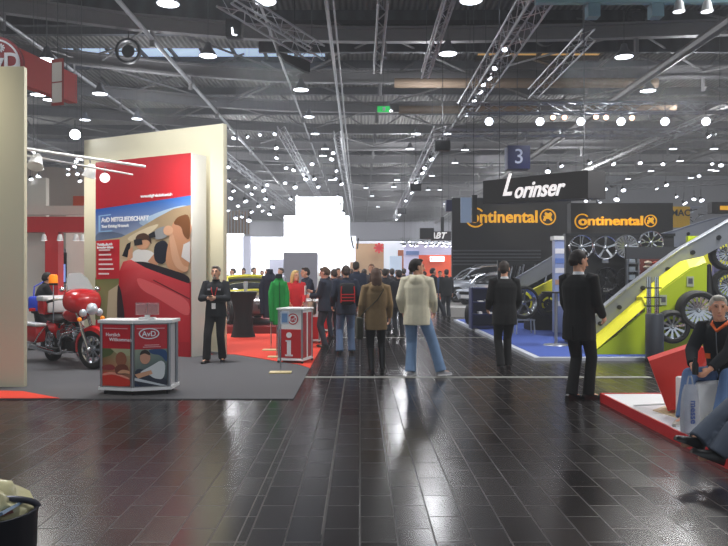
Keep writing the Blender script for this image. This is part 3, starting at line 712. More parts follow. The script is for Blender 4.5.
car('car', 'silver estate car with roof rails parked behind the white coupe', (G(478,32.5).x+.3, 32.9, .34), R(187), SILV, 4.6, 1.85, 1.62, 1.02, (-2.2,-1.75,.3,1.2), .95, rails=True)
car('sports_car', 'dark silver rally sports car with yellow roof behind the high table', (G(248,20.6).x-.2, 21.3, .2), R(-62), M('dark_silver_paint', (96,84,84), .3, .5, coat=.6), 4.3, 1.85, 1.32, .9, hood=.8, cab=(-1.9,-1.0,.15,1.05), roofm=M('dark_roof', (52,50,50), .3), pillarm=M('yellow_stripe', (214,206,70), .35))
slab('podium', 'low red display podium under the rally sports car', 'podium', -5.4, -1.9, 18.9, 23.8, .012, .2, M('podium_red', (120,30,32), .5))
t = thing('tail_wing', 'small white strip banner above the rally sports car', 'banner', P(243, 267, 22.4)) if False else None

# ------------------------------------------------------------------ motorcycle (forward = +X, rear axle at x=0)
t = thing('motorcycle', 'red and white touring motorcycle with fairing and amber beacon', 'motorcycle', (-5.52, 12.95, 0.012), math.atan2(-.70, .71))
RG = M('red_gloss'); CH = M('chrome'); BK = M('black')
wheel('rear_wheel', '', (0, 0, .32), 0, .32, .21, .14, 9, 0, True, t)
st = bpy.data.objects.new('front_fork', None); COL.objects.link(st); st.parent = t; st.location = (1.62, 0, .32); st.rotation_euler = (0, 0, R(18))
wheel('front_wheel', '', (1.62, 0, .32), R(18), .325, .225, .12, 9, 0, True, t)
def fender(c, r, a0, a1, wd, rz=0):
    bm = BM(); n = 14; rs = []
    for i in range(n+1):
        a = a0+(a1-a0)*i/n; k = 1-.35*abs(2*i/n-1)**3
        d = Vector((math.cos(a), 0, math.sin(a))); ring = []
        for w_, dr in ((-1,-.07),(-.8,-.01),(0,.015),(.8,-.01),(1,-.07),(.85,-.07),(.7,-.03),(0,-.01),(-.7,-.03),(-.85,-.07)):
            ring.append(d*(r+dr)+Vector((0, w_*wd*k, 0)))
        rs.append(ring)
    rings(bm, rs); o = link('fender', bm, RG, t); o.location = c; o.rotation_euler = (0,0,rz); return o
fender((1.62,0,.32), .38, R(20), R(190), .085, R(18)); fender((0,0,.32), .38, R(20), R(165), .11)
for s in (-1, 1):
    bm = BM(); y = s*.105
    cyl(bm, (0, y, 0), (-.16, y, .34), .034, 10); cyl(bm, (-.14, y, .3), (-.34, y, .75), .026, 10); ball(bm, (0, y, 0), .045, seg=10); link('fork_tube', bm, CH, st)
    bm = BM(); tube(bm, [(-.32, s*.05, .76), (-.34, s*.22, .82), (-.46, s*.36, .82), (-.6, s*.4, .78)], .015, 8); link('handlebar', bm, CH, st)
    bm = BM(); cyl(bm, (-.5, s*.37, .81), (-.62, s*.405, .775), .022, 8); link('grip', bm, BK, st)
    bm = BM(); ball(bm, (-.3, s*.36, .98), (.02,.07,.045), seg=10); cyl(bm, (-.3, s*.32, .95), (-.36, s*.28, .84), .006, 6); link('mirror', bm, CH, st)
bm = BM()  # batwing fairing
rs = []
for x, w_, z0, z1 in ((-.42, .20, .66, .98), (-.34, .36, .60, 1.0), (-.26, .40, .58, 1.0), (-.16, .33, .58, .97), (-.08, .2, .62, .86)):
    rs.append(ell((x, 0, (z0+z1)/2), V(0, w_, 0), V(0, 0, (z1-z0)/2), 20, .75))
rings(bm, rs); o = link('fairing', bm, RG, st); s_ = o.modifiers.new('s','SUBSURF'); s_.levels = 1; PENDING.append(o)
bm = BM(); prism(bm, [(-.27, .0), (.27, .0), (.22, .2), (.12, .3), (-.12, .3), (-.22, .2)], -.006, .006, 'X'); o = link('windscreen', bm, M('screen_glass', (190,196,200), .1, alpha=.45), st); o.location = (-.3, 0, .98); o.rotation_euler = (0, R(-25), 0)
bm = BM(); ball(bm, (-.04, 0, .66), (.08,.1,.1)); link('headlamp', bm, M('headlight'), st)
for s in (-1, 1):
    bm = BM(); ball(bm, (-.06, s*.17, .6), (.06,.065,.065), seg=10); link('auxiliary_lamp', bm, M('headlight'), st)
    bm = BM(); ball(bm, (-.06, s*.24, .5), (.035,.035,.035), seg=8); link('indicator', bm, M('amber'), st)
bm = BM(); rings(bm, [ell((x, 0, z), V(0, w_, 0), V(0, 0, h_), 16) for x, z, w_, h_ in ((.62,.86,.06,.04),(.72,.85,.15,.1),(.9,.86,.19,.14),(1.08,.89,.18,.14),(1.2,.92,.09,.08))]); link('fuel_tank', bm, RG, t)
bm = BM(); rings(bm, [ell((x, 0, z), V(0, w_, 0), V(0, 0, h_), 16) for x, z, w_, h_ in ((-.1,.80,.1,.06),(.0,.79,.17,.09),(.25,.76,.18,.08),(.4,.76,.15,.07),(.62,.76,.17,.06),(.75,.8,.08,.05))]); link('seat', bm, BK, t)
for s in (-1, 1):
    bm = BM(); box(bm, (-.1, s*.3, .5), (.62, .2, .3), bevel=.06); o = link('saddlebag', bm, RG, t)
    bm = BM(); box(bm, (-.1, s*.3, .665), (.62, .21, .06), bevel=.025); link('saddlebag_lid', bm, M('white_gloss', (226,226,228), .2), t)
    bm = BM(); tube(bm, [(-.36, s*.41, .36), (-.1, s*.43, .34), (.24, s*.42, .36), (.3, s*.36, .52), (.22, s*.2, .64)], .014, 8); link('guard_rail', bm, CH, t)
    bm = BM(); tube(bm, [(-.5, s*.2, .24), (.2, s*.21, .22), (.7, s*.2, .2), (.95, s*.16, .26)], [.045,.045,.035,.03], 10); link('exhaust_pipe', bm, CH, t)
    bm = BM(); tube(bm, [(1.18, s*.1, .62), (1.2, s*.34, .56), (1.14, s*.38, .4), (1.1, s*.32, .28), (1.05, s*.1, .24)], .016, 8); link('crash_bar', bm, CH, t)
    bm = BM(); box(bm, (.62, s*.24, .28), (.3, .12, .03), bevel=.01); link('footboard', bm, BK, t)
    bm = BM(); rings(bm, [ell((x, s*.2, z), V(0,.025,0), V(0,0,h_), 10) for x, z, h_ in ((.34,.62,.04),(.45,.62,.09),(.6,.62,.06))]); link('side_cover', bm, RG, t)
for dx, rz_ in ((.68, -22), (.92, 22)):
    bm = BM(); r_ = Matrix.Rotation(R(rz_), 3, 'Y')
    for k in range(8): box(bm, Vector((dx, 0, .42)) + r_ @ Vector((0, 0, .03+.036*k)), (.17, .17, .014), r_)
    box(bm, Vector((dx, 0, .42)) + r_ @ Vector((0, 0, .15)), (.12, .12, .28), r_); link('cylinder', bm, CH, t)
bm = BM(); box(bm, (.78, 0, .32), (.46, .26, .22), bevel=.05); cyl(bm, (.72,-.19,.36), (.72,.19,.36), .11, 18); link('engine_case', bm, M('dark_metal'), t)
bm = BM(); cyl(bm, (.8,-.24,.52), (.8,-.14,.52), .085, 18); link('air_filter', bm, CH, t)
bm = BM(); tube(bm, [(1.3,0,.9), (1.05,0,.72), (1.06,0,.24), (.4,0,.2), (.1,0,.32), (.3,0,.66), (1.05,0,.74)], .022, 8); link('frame', bm, BK, t)
# rear box, radio case, beacon
bm = BM(); box(bm, (.02, 0, .98), (.30, .5, .3), bevel=.07); link('top_case', bm, RG, t)
bm = BM(); box(bm, (.02, -.0, 1.12), (.31, .51, .1), bevel=.035); link('top_case_lid', bm, M('white_gloss'), t)
bm = BM(); box(bm, (-.42, .0, 1.02), (.06, .36, .26), bevel=.03); 
o = link('back_pad', bm, M('white_gloss'), t); o.location = (.62, 0, -.02)
bm = BM(); cyl(bm, (.5, -.2, .7), (.5, -.2, 1.36), .012, 8); link('beacon_pole', bm, CH, t)
bm = BM(); lathe(bm, [(0,1.36),(.07,1.36),(.07,1.4),(0,1.4)], (.5,-.2,0), n=16, closed=False); link('beacon_base', bm, BK, t)
bm = BM(); lathe(bm, [(0,1.4),(.075,1.4),(.07,1.52),(.05,1.545),(0,1.55)], (.5,-.2,0), n=16, closed=False); link('amber_beacon', bm, M('amber'), t)
for s in (-1, 1):
    bm = BM(); box(bm, (-.54, s*.16, .9), (.02, .12, .06), bevel=.008); link('tail_light', bm, M('red_gloss'), t)
bm = BM(); box(bm, (-.46, 0, .5), (.01, .2, .14)); link('number_plate', bm, M('plastic_white'), t)
bm = BM(); tube(bm, [(.5, .1, .3), (.45, .3, .03)], .014, 6); link('side_stand', bm, CH, t)
# ------------------------------------------------------------------ right: tyre stand on a blue carpeted platform
BX = 3.15
t = thing('platform', 'blue carpeted exhibition platform with pale edge under the tyre stand', 'platform', (0,0,0))
link('deck', bb(BX, 13.5, 13.0, 24.2, 0, .06), M('pale_edge', (186,190,200), .5), t)
link('carpet', bb(BX+.12, 13.4, 13.12, 24.1, .06, .068), M('blue_carpet', (54,78,152), .95, noise=.1, scale=40), t)
LIME = M('lime_green', (176,196,26), .5); YEL = M('yellow_panel', (232,226,40), .5)
def arc_pts(pts): return pts
# lime wedge: front face at Y=13.5 (profile in X,Z), a chamfered yellow edge above and behind
def X_(px, Y): return (px-360)/F*Y
def Z_(py, Y): return H0+(275-py)/F*Y
t = thing('display_ramp', 'lime green sloping ramp wall with yellow chamfered top edge', 'display ramp', (0,0,0))
Yf, Yb = 13.45, 13.85
low = [(592,356),(645,318),(645,318)]
face = [(X_(591,Yf),.068),(X_(606,Yf),.068),(X_(645,Yf),.068),(X_(706,Yf),.068),(X_(707,Yf),Z_(263,Yf)),(X_(690,Yf),Z_(268,Yf)),(X_(668,Yf),Z_(284,Yf)),(X_(645,Yf),Z_(303,Yf)),(X_(645,Yf),Z_(312,Yf)),(X_(618,Yf),Z_(335,Yf))]
bm = BM(); prism(bm, face, Yf, Yf+.12, 'Y'); link('face_panel', bm, LIME, t, False)
def strip(nm, a, b, m, y0=Yf, y1=Yf):
    bm = BM(); rs = []
    for (p, q) in zip(a, b):
        P0, P1 = V(X_(p[0],y0), y0-.005, Z_(p[1],y0)), V(X_(q[0],y0), y0+.14, Z_(q[1],y0))
        rs.append([P0, P1, P1+V(0,.3,-.02), P0+V(0,.4,-.02)])
    rings(bm, rs); return link(nm, bm, m, t, False)
strip('chamfer', [(592,353),(618,331),(645,307)], [(592,345),(617,324),(645,300)], YEL)
strip('chamfer', [(645,304),(668,286),(690,270),(706,262)], [(645,297),(668,276),(690,260),(707,256)], YEL)
link('back_panel', bb(X_(688,15.5), X_(760,15.5), 15.5, 15.6, .068, Z_(236,15.5)), LIME, t, False)
bm = BM(); prism(bm, [(X_(684,15.6),Z_(243,15.6)), (X_(703,15.6),Z_(232,15.6)), (X_(726,15.6),Z_(240,15.6)), (X_(726,15.6),Z_(285,15.6)), (X_(704,15.6),Z_(285,15.6))], 15.35, 15.45, 'Y'); link('yellow_panel', bm, YEL, t, False)
for px, py in ((663,300),(690,281.5)):
    bm = BM(); box(bm, (X_(px,Yf), Yf-.012, Z_(py,Yf)), (.13,.012,.19)); o = link('price_card', bm, M('card_grey', (168,176,150), .5), t)
    bm = BM(); box(bm, (X_(px,Yf), Yf-.02, Z_(py,Yf)+.01), (.08,.006,.1)); link('price_print', bm, M('grey_metal'), t)
# curved grey rails
def rail(nm, label, pts, Y, th=.5, dep=.25, bolts=True, col='rail_grey', ys=None):
    """pts: list of (px,py_top,py_bottom)"""
    t = thing(nm, label, 'rail', (0,0,0)); bm = BM(); rs = []
    for i, (px, a, b) in enumerate(pts):
        y = ys[i] if ys else Y
        rs.append([V(X_(px,y), y, Z_(a,y)), V(X_(px,y), y+dep, Z_(a,y)), V(X_(px,y), y+dep, Z_(b,y)), V(X_(px,y), y, Z_(b,y))])
    rings(bm, rs); link('beam', bm, M(col, (136,140,148), .4, .4), t, False)
    bm = BM(); 
    for i in range(len(pts)-1):
        y = ys[i] if ys else Y; y2 = ys[i+1] if ys else Y
        A, B = V(X_(pts[i][0],y), y-.01, Z_(pts[i][1],y)), V(X_(pts[i+1][0],y2), y2-.01, Z_(pts[i+1][1],y2))
        tube(bm, [A, B], .018, 6)
    link('edge_lip', bm, M('alu'), t)
    if bolts:
        n = len(pts)
        for k in range(n-1):
            y = ys[k] if ys else Y; f = .5
            x = pts[k][0]*(1-f)+pts[k+1][0]*f; z = (pts[k][1]+pts[k][2]+pts[k+1][1]+pts[k+1][2])/4
            yy = ((ys[k]+ys[k+1])/2 if ys else Y)
            bm = BM(); cyl(bm, V(X_(x,yy), yy-.03, Z_(z,yy)), V(X_(x,yy), yy+.02, Z_(z,yy)), .045, 10); link('bolt', bm, M('dark_metal'), t)
    return t
M('rail_grey', (136,140,148), .4, .4)
rail('curved_rail', 'big curved grey steel rail rising above the lime ramp wall', [(592,318,342),(608,304,330),(630,286,309),(655,267,290),(680,249,271),(705,235,255),(732,219,241),(760,206,228)], 13.9)
rail('curved_rail', 'second curved grey rail further back under the black sign', [(604,248,258),(640,239,251),(672,231,246),(704,221,237),(730,214,230),(760,208,224)], 19, dep=.2)
rail('curved_rail', 'short grey beam slanting up behind the suited man', [(500,286,298),(518,277,291),(540,264,280),(560,252,268)], 21.5, dep=.25, bolts=False)
# supports below the rail
for px, a, b in ((649,288,312),(653,286,312),(657,285,312)):
    pass
t = thing('chrome_tube_stand', 'cluster of chrome tubes on top of the dark grey bin', 'tubes', (X_(651,12.9), 12.9, 0))
for dx, dy in ((-.09,0),(-.03,.05),(.04,-.03),(.1,.03)):
    bm = BM(); cyl(bm, (dx,dy,.86), (dx,dy,1.52), .022, 8); link('tube', bm, CH, t)
for z in (1.0, 1.15, 1.32):
    bm = BM(); box(bm, (0,0,z), (.26,.14,.02)); link('bracket', bm, M('dark_metal'), t)
t = thing('litter_bin', 'dark grey cylindrical bin standing before the lime ramp wall', 'bin', (X_(651.5,12.95), 12.95, 0.0))
bm = BM(); lathe(bm, [(0,.0),(.15,.0),(.155,.02),(.155,.84),(.145,.86),(0,.86)], n=28, closed=False); link('shell', bm, M('bin_grey', (72,76,84), .35, .4), t)
bm = BM(); lathe(bm, [(.156,.0),(.165,.0),(.165,.05),(.156,.05)], n=28); link('foot_ring', bm, BK, t)
t.location.y = 12.82; bpy.data.objects['chrome_tube_stand'].location.y = 12.82
def wsetup(px, py, Y, ro, label, sp=10, st_=1, rz=0, ri=None, wd=.24, roll=.2, tilt=0, group=None, name='mounted_tyre', tyre=True):
    return wheel(name, label, (X_(px,Y), Y, Z_(py,Y)), rz, ro, ri or ro*.7, wd, sp, st_, tyre, None, 'rim_silver', roll, group, tilt)
wsetup(671.5, 326.5, 13.2, .305, 'alloy wheel with black tyre, lowest on the lime wall', 10, 0, R(-8), wd=.3)
wsetup(697, 310, 13.15, .36, 'large alloy wheel with black tyre right of the lowest one on the lime wall', 16, 0, R(-8), wd=.34)
for i, (px, py, lab) in enumerate(((727, 254, 'topmost tyre with alloy rim at the right picture edge'), (729, 285, 'middle tyre with alloy rim at the right picture edge'), (731, 316, 'lower tyre with alloy rim at the right picture edge'))):
    wsetup(px, py, 14.1, .33, lab, 10, 1, R(-14), wd=.26)
t = thing('tyre_rack', 'upright rack post holding the tyres at the right edge', 'rack', (X_(744,15), 15, .0)); link('post', bb(-.06,.06,0,.1,0,2.6), M('grey_metal'), t)
t = thing('light_column', 'slim column with blue glowing tube right of the lime ramp', 'light column', (X_(717,14.5), 14.5, 0))
link('column', bb(-.06,.06,.0,.1,.068,Z_(236,14.5)), M('pale_violet', (150,146,186), .4), t)
bm = BM(); cyl(bm, (-.03,-.04,Z_(318,14.5)), (-.03,-.04,Z_(291,14.5)), .05, 10); link('blue_tube', bm, M('blue_glow', (60,150,255), .3, emit=2.2), t)
t = thing('black_bottle_display', 'slim black bottle shaped display beside the blue light column', 'display', (X_(709,14.2), 14.2, 0))
bm = BM(); lathe(bm, [(0,.3),(.1,.3),(.11,.35),(.11,1.3),(.05,1.55),(.035,1.75),(0,1.78)], n=16, closed=False); link('bottle', bm, BK, t); link('plinth', bb(-.12,.12,-.12,.12,.068,.3), BK, t)

# rim display wall
YW = 17.0
t = thing('display_backdrop', 'black display wall hung with alloy rims', 'wall panel', (0,0,0))
link('panel', bb(X_(566,YW), X_(674,YW), YW, YW+.15, .068, Z_(235,YW)), M('black_wall', (20,20,26), .5), t)
link('top_trim', bb(X_(566,YW)-.02, X_(674,YW)+.02, YW-.03, YW+.16, Z_(236,YW), Z_(233.5,YW)), M('dark_metal'), t)
rims = [(581,247,5,1,'five twin spoke rim, leftmost on the black wall'),(605,248,5,0,'broad five spoke rim, second on the black wall'),(626,247,18,0,'many spoked rim, third on the black wall'),(651,243,7,2,'dark rim with forked spokes under the grey rail, fourth on the black wall'),
        (606,279,6,2,'dark rim in the second row behind the suited man'),(627,279,16,0,'thin spoked dark rim in the second row beside the shelf'),(606,304,5,0,'lowest dark rim on the black wall beside the suited man')]
for px, py, n, s, lab in rims:
    dark = py > 270
    o = wheel('alloy_rim', lab, (X_(px,YW-.15), YW-.13, Z_(py,YW)), 0, .27, .27, .2, n, s, False, None, 'rim_silver' if not dark else 'dark_metal', .3)
    o['category'] = 'wheel rim'
for i, (px, py) in enumerate(((605,261),(583,262),(606,290))):
    slab('price_card', ['small white price card below the second rim','small white price card below the leftmost rim','small white price card above the lowest dark rim'][i], 'card', X_(px-3,YW), X_(px+3,YW), YW-.03, YW-.005, Z_(py+2,YW), Z_(py-2,YW), M('plastic_white'))
slab('black_board', 'matt black board hanging before the rims under the grey rail', 'board', X_(626,16.2), X_(680,16.2), 16.2, 16.26, Z_(259,16.2), Z_(247,16.2), M('matt_black', (34,36,42), .7))
t = thing('shelf_rack', 'silver shelf rack with bright boxes beside the rims', 'shelf', (0,0,0))
for px in (626, 637): link('upright', bb(X_(px,16.6)-.02, X_(px,16.6)+.02, 16.5, 16.6, .068, Z_(258,16.6)), M('alu'), t)
for py in (264, 272, 280, 289, 298): link('shelf_board', bb(X_(626,16.6), X_(637,16.6), 16.4, 16.65, Z_(py,16.6), Z_(py,16.6)+.03), M('alu'), t)
for i, py in enumerate((264, 272, 280, 289)):
    slab('box', 'small pale box on the silver shelf rack, on the '+['topmost','second','third','lowest'][i]+' board', 'box', X_(628,16.5), X_(634,16.5), 16.42, 16.55, Z_(py,16.6)+.031, Z_(py,16.6)+.12, M('pale_box', (150,160,168), .5), group='pale boxes on the silver shelf rack')
t = thing('engine_display', 'red and brown engine parts display right of the shelf rack', 'display', (0,0,0))
random.seed(3)
cx0 = X_(652,16.4); link('back_board', bb(X_(639,16.6), X_(668,16.6), 16.6, 16.65, .068, Z_(259,16.6)), M('brown_red', (96,44,38), .5), t)
for k in range(16):
    bm = BM(); c = V(X_(random.uniform(641,662),16.5), 16.45, Z_(random.uniform(262,284),16.5)); ball(bm, c, (random.uniform(.05,.1),.08,random.uniform(.03,.06)), seg=8)
    link('engine_part', bm, M('part_red', (172,62,40), .4) if k % 2 else M('part_pale', (190,176,156), .4), t)
# low dark clutter behind rail
slab('plinth', 'black plinth behind the big curved rail', 'plinth', X_(575,15.2), X_(640,15.2), 15.2, 16.0, .068, .62, M('black_wall'))
# price cards etc. white blue pillar
t = thing('advertising_pillar', 'slim pale blue advertising pillar behind the suited man', 'pillar', (X_(561,18.5), 18.5, 0))
link('pillar', bb(-.16,.16,0,.25,.068,Z_(240,18.5)), M('pale_blue', (150,166,214), .4), t); link('cap', bb(-.2,.2,-.04,.29,Z_(240,18.5),Z_(236,18.5)), M('plastic_white'), t)
for i, (z, c) in enumerate(((2.1,(236,236,244)),(1.85,(110,140,214)),(1.6,(226,226,236)),(1.3,(190,150,130)),(1.0,(120,140,206)),(.75,(220,224,236)))):
    link('print', bb(-.15,.15,-.012,0,z,z+.13), M('pillar_print_%d' % i, c, .4), t)
# bar table
t = thing('bar_table', 'small round bar table on a chrome column on the blue carpet', 'table', (X_(556,15.2), 15.2, .068))
bm = BM(); lathe(bm, [(0,1.1),(.3,1.1),(.3,1.13),(0,1.13)], n=24, closed=False); link('table_top', bm, M('dark_metal'), t)
bm = BM(); cyl(bm, (0,0,.02), (0,0,1.1), .035, 12); link('column', bm, M('alu'), t)
bm = BM(); lathe(bm, [(0,0),(.26,0),(.25,.02),(.04,.04),(0,.04)], n=24, closed=False); link('foot', bm, M('alu'), t)
# left wheel display with yellow panel
t = thing('display_stand', 'yellow display stand on black plinth behind the bar table', 'display', (0,0,0))
Yd = 19.5
bm = BM(); prism(bm, [(X_(520,Yd),Z_(296,Yd)),(X_(560,Yd),Z_(276,Yd)),(X_(568,Yd),Z_(276,Yd)),(X_(568,Yd),Z_(314,Yd)),(X_(535,Yd),Z_(314,Yd))], Yd, Yd+.2, 'Y'); link('yellow_panel', bm, YEL, t, False)
link('plinth', bb(X_(528,Yd), X_(570,Yd), Yd-.15, Yd+.5, .068, Z_(308,Yd)), BK, t)
wheel('mounted_tyre', 'upright wheel with silver rim left of the yellow display stand', (X_(523,18.2), 18.2, .068+.42), R(16), .42, .34, .22, 5, 0, True, None, 'rim_silver', .3)
bpy.data.objects[-1] if False else None
wheel('mounted_tyre', 'black wheel half hidden against the yellow display stand', (X_(549,19.1), 19.15, Z_(304,19.2)), 0, .34, .22, .2, 5, 0, True, None, 'dark_metal', .3)
o = [x for x in bpy.data.objects if x.name.startswith('mounted_tyre') and x.get('label','').startswith('upright wheel')][0]; o.location.z = Z_(304,18.2)
t = thing('clear_chair', 'clear acrylic display stool under the upright wheel', 'stool', (X_(524,18.2), 18.2, .068))
CL = M('acrylic', (190,200,214), .1, alpha=.4)
link('seat', bb(-.24,.24,-.2,.2,.34,.37), CL, t)
for x in (-.21,.21):
    for y in (-.17,.17):
        bm = BM(); cyl(bm, (x*1.1,y*1.1,0), (x,y,.34), .02, 8); link('leg', bm, CL, t)
o.location.z = .068+.37+.42
# blue counter with things
t = thing('blue_counter', 'dark blue shelf counter with leaflets beside the suited visitor', 'counter', (X_(486,19.8), 19.8, 0))
w0, w1 = -.38, .36
link('back', bb(w0,w1,.5,.54,.068,1.2), M('blue_booth'), t)
for x in (w0, w1): link('side', bb(x-.02,x+.02,0,.5,.068,1.2), M('blue_booth'), t)
for z in (.1,.45,.78,1.16): link('shelf_board', bb(w0,w1,.0,.5,z,z+.03), M('blue_booth'), t)
for i, (x, z, wv) in enumerate(((-.2,.81,.3),(.1,.48,.3),(.0,.81,.2),(-.2,.48,.2))):
    slab('leaflet_stack', ['leaflet stack, upper left in the blue counter','leaflet stack, lower right in the blue counter','leaflet stack, upper middle in the blue counter','leaflet stack, lower left in the blue counter'][i], 'leaflets', X_(486,19.8)+x, X_(486,19.8)+x+wv*.5, 19.82, 20.1, z, z+.03+.01*i, M('plastic_white'))
t = thing('tyre_wheel', '', 'wheel') if False else None
wheel('mounted_tyre', 'dark tyre leaning at the left end of the blue counter', (X_(471,21.4), 21.4, .068+.32), R(62), .32, .21, .2, 5, 0, True, None, 'dark_metal', .3)
# clutter of shiny parts behind central suited man
t = thing('exhaust_display', 'rack of shiny chrome exhaust parts on the blue platform', 'display', (X_(524,22), 22, 0)); random.seed(5)
link('rack', bb(-.75,1.0,.3,.35,.068,2.0), M('dark_metal'), t)
for k in range(14):
    x = -.7+.12*k; bm = BM(); z = 1.1+.35*random.random(); tube(bm, [(x,0,z), (x+.05,.05,z+.25), (x+.12,.1,z+.45)], [.04,.055,.03], 8); link('exhaust', bm, CH if k % 3 else M('dark_metal'), t)
# ------------------------------------------------------------------ black towers and signs
DK = M('anthracite', (23,22,25), .6)
YT = 25
t = thing('booth_tower', 'large black booth tower with yellow lettering above the cars', 'booth wall', (0,0,0))
link('wall', bb(X_(452,YT+11), X_(571,YT+11), YT+11, YT+11.3, .0, Z_(198,YT+11)), DK, t, False)
for i in range(5):
    z = Z_(265-3.4*i, YT+11); link('louvre', bb(X_(453,YT+11), X_(540,YT+11), YT+10.8, YT+11, z, z+.07), M('louvre_grey', (92,94,102), .5), t)
YS = YT+11
GOLD = M('letter_yellow', (246,176,20), .5, emit=.55)
def conti(t, x0, x1, zc, Y, h):
    # big C curling round the o, then the rest of the word, then a round horse badge
    w_ = x1-x0
    bm = BM(); r = h*.62; c = V(x0+r, Y, zc-.04*h); pts = [c+V(math.cos(a)*r*1.0, 0, math.sin(a)*r) for a in [R(d) for d in range(42, 319, 12)]]
    pass
    tube(bm, pts, h*.11, 6, 0, .5); link('letter_c', bm, GOLD, t)
    tx = text('lettering', 'ontinental', h*1.12, GOLD, t, (x0+r*.42, Y-.03, zc-.02*h), (PI/2,0,0), .04, 0, .022*h, 1, 'LEFT')
    tw = max(v.co.x for v in tx.data.vertices); k = (x1-h*1.12-(x0+r*.42))/tw
    for v in tx.data.vertices: v.co.x *= k
    cx = x1-h*.42
    bm = BM(); lathe(bm, [(h*.46,-.03),(h*.54,-.03),(h*.54,0),(h*.46,0)], (cx, Y, zc), 'Y', 28); link('badge_ring', bm, GOLD, t)
    bm = BM(); hp = [(-.3,-.2),(-.16,-.26),(-.1,-.1),(.06,-.12),(.2,-.26),(.28,-.2),(.18,0),(.26,.14),(.16,.3),(.02,.2),(-.14,.3),(-.2,.18),(-.1,.08),(-.28,.06),(-.22,-.04)]
    prism(bm, [(cx+a*h*1.1, zc+b*h*1.1) for a, b in hp], Y-.03, Y, 'Y'); link('badge_horse', bm, GOLD, t, False)
conti(t, X_(466,YS), X_(554,YS), Z_(217,YS), YS-.02, 15/F*YS)
Y2 = 22
t = thing('booth_sign', 'long black fascia sign with yellow lettering right of the tower', 'sign', (0,0,0))
link('fascia', bb(X_(571,Y2), X_(673,Y2), Y2, Y2+.4, Z_(236,Y2), Z_(203,Y2)), DK, t, False)
conti(t, X_(575,Y2), X_(655,Y2), Z_(221,Y2), Y2-.02, 11.5/F*Y2)
l_ = light('sign_spot', P(614, 205, Y2-1.6), 55, .1, (1,.9,.75), kind='SPOT', spot=70); aim(l_, P(616, 217, Y2))
l_ = light('sign_spot', P(520, 196, YS-3), 110, .1, (1,.9,.75), kind='SPOT', spot=70); aim(l_, P(522, 215, YS))
# script sign, hung at an angle
A, B = P(483, 192, 19.5), P(588, 184.5, 15.8)
dv = B-A; t = thing('hanging_sign', 'black hanging sign with white script lettering above the tower', 'sign', (A.x, A.y, 0), math.atan2(dv.y, dv.x)); Ls = Vector((dv.x, dv.y)).length
zc = A.z; bm = BM(); hh = .34
A1, A2 = Z_(181,19.5), Z_(204,19.5); B1, B2 = Z_(170,15.8), Z_(198,15.8)
rings(bm, [[V(0,0,A2),V(0,.5,A2),V(0,.5,A1),V(0,0,A1)],[V(Ls,0,B2),V(Ls,.5,B2),V(Ls,.5,B1),V(Ls,0,B1)]]); link('board', bm, M('sign_black', (30,29,32), .6), t, False)
sl = math.atan2((B1+B2-A1-A2)/2, Ls)
zm = (A1+A2+B1+B2)/4
tx = text('lettering', 'orinser', .56, M('letter_glow', (250,246,246), .5, emit=.8), t, (Ls*.345, -.02, (A1+A2)/2+.33*(zm-(A1+A2)/2)*2-.04), (PI/2, -sl, 0), .012, .35, .008, 1.12, 'LEFT')
text('lettering', 'L', .78, M('letter_glow'), t, (Ls*.225, -.02, (A1+A2)/2+.06), (PI/2, -sl, 0), .012, .42, .012, 1.0, 'LEFT')
for x, z in ((Ls*.1, A1), (Ls*.9, B1)):
    bm = BM(); cyl(bm, (x,.25,z), (x,.25,10), .012, 5); link('suspension_wire', bm, M('grey_metal'), t)
# number sign
t = thing('hall_sign', 'navy blue hanging cube sign with a white number 3', 'sign', P(519, 157, 27))
link('box', bb(-.42,.42,0,.6,-.44,.44,.01), M('navy', (14,22,76), .5), t); text('number', '3', .78, M('letter_pale', (190,196,216), .5), t, (0,-.01,0), (PI/2,0,0), .01)
bm = BM(); cyl(bm, (0,.3,.44), (0,.3,11.97-P(519,157,27).z), .015, 5); link('suspension_wire', bm, M('grey_metal'), t)
t = thing('hanging_screen', 'pale blue screen panel on a black bracket at the tower left edge', 'screen', P(468, 210, 24))
link('screen', bb(-.24,.12,0,.06,-.42,.42), M('pale_screen', (130,150,178), .4, emit=.25), t); link('side_panel', bb(.14,.3,-.02,.1,-.4,.5), BK, t); 
bm = BM(); cyl(bm, (.2,.05,.5), (.2,.05,7.5), .015, 5); link('suspension_wire', bm, M('grey_metal'), t)
slab('hanging_box', 'small navy box hanging left of the black tower', 'box', X_(446,34), X_(452,34), 34, 34.4, Z_(211,34), Z_(200,34), M('navy'))
# yellow sign fragment
t = thing('yellow_sign', 'yellow sign with black capital letters right of the black fascia', 'sign', P(681.5, 217, 24))
link('board', bb(-.28,.28,0,.08,-.35,.35), M('sign_yellow', (226,176,30), .5), t); text('lettering', 'MAC', .3, BK, t, (-.03,-.01,.13), (PI/2,0,0), .005, 0, .006)
t = thing('booth_sign', 'black sign with a yellow corner at the right picture edge', 'sign', (0,0,0))
link('board', bb(X_(712,22.5), X_(745,22.5), 22.5, 22.8, Z_(213,22.5), Z_(202,22.5)), DK, t); link('lettering', bb(X_(720,22.5), X_(745,22.5), 22.45, 22.5, Z_(210,22.5), Z_(206,22.5)), GOLD, t)
slab('partition_panel', 'grey partition behind the curved rails at the right', 'wall panel', X_(674,20.5), X_(740,20.5), 20.5, 20.6, .0, Z_(238,20.5), M('mid_grey', (140,144,150), .5))
slab('partition_panel', 'wide pale partition high above the yellow capital letter sign', 'wall panel', X_(600,60), X_(790,60), 60, 60.2, 0, Z_(176,60), M('pale_grey_wall', (150,152,158), .6))
t = thing('cable_cluster', 'tangle of white flex and struts behind the yellow sign', 'cables', (0,0,0)); random.seed(11)
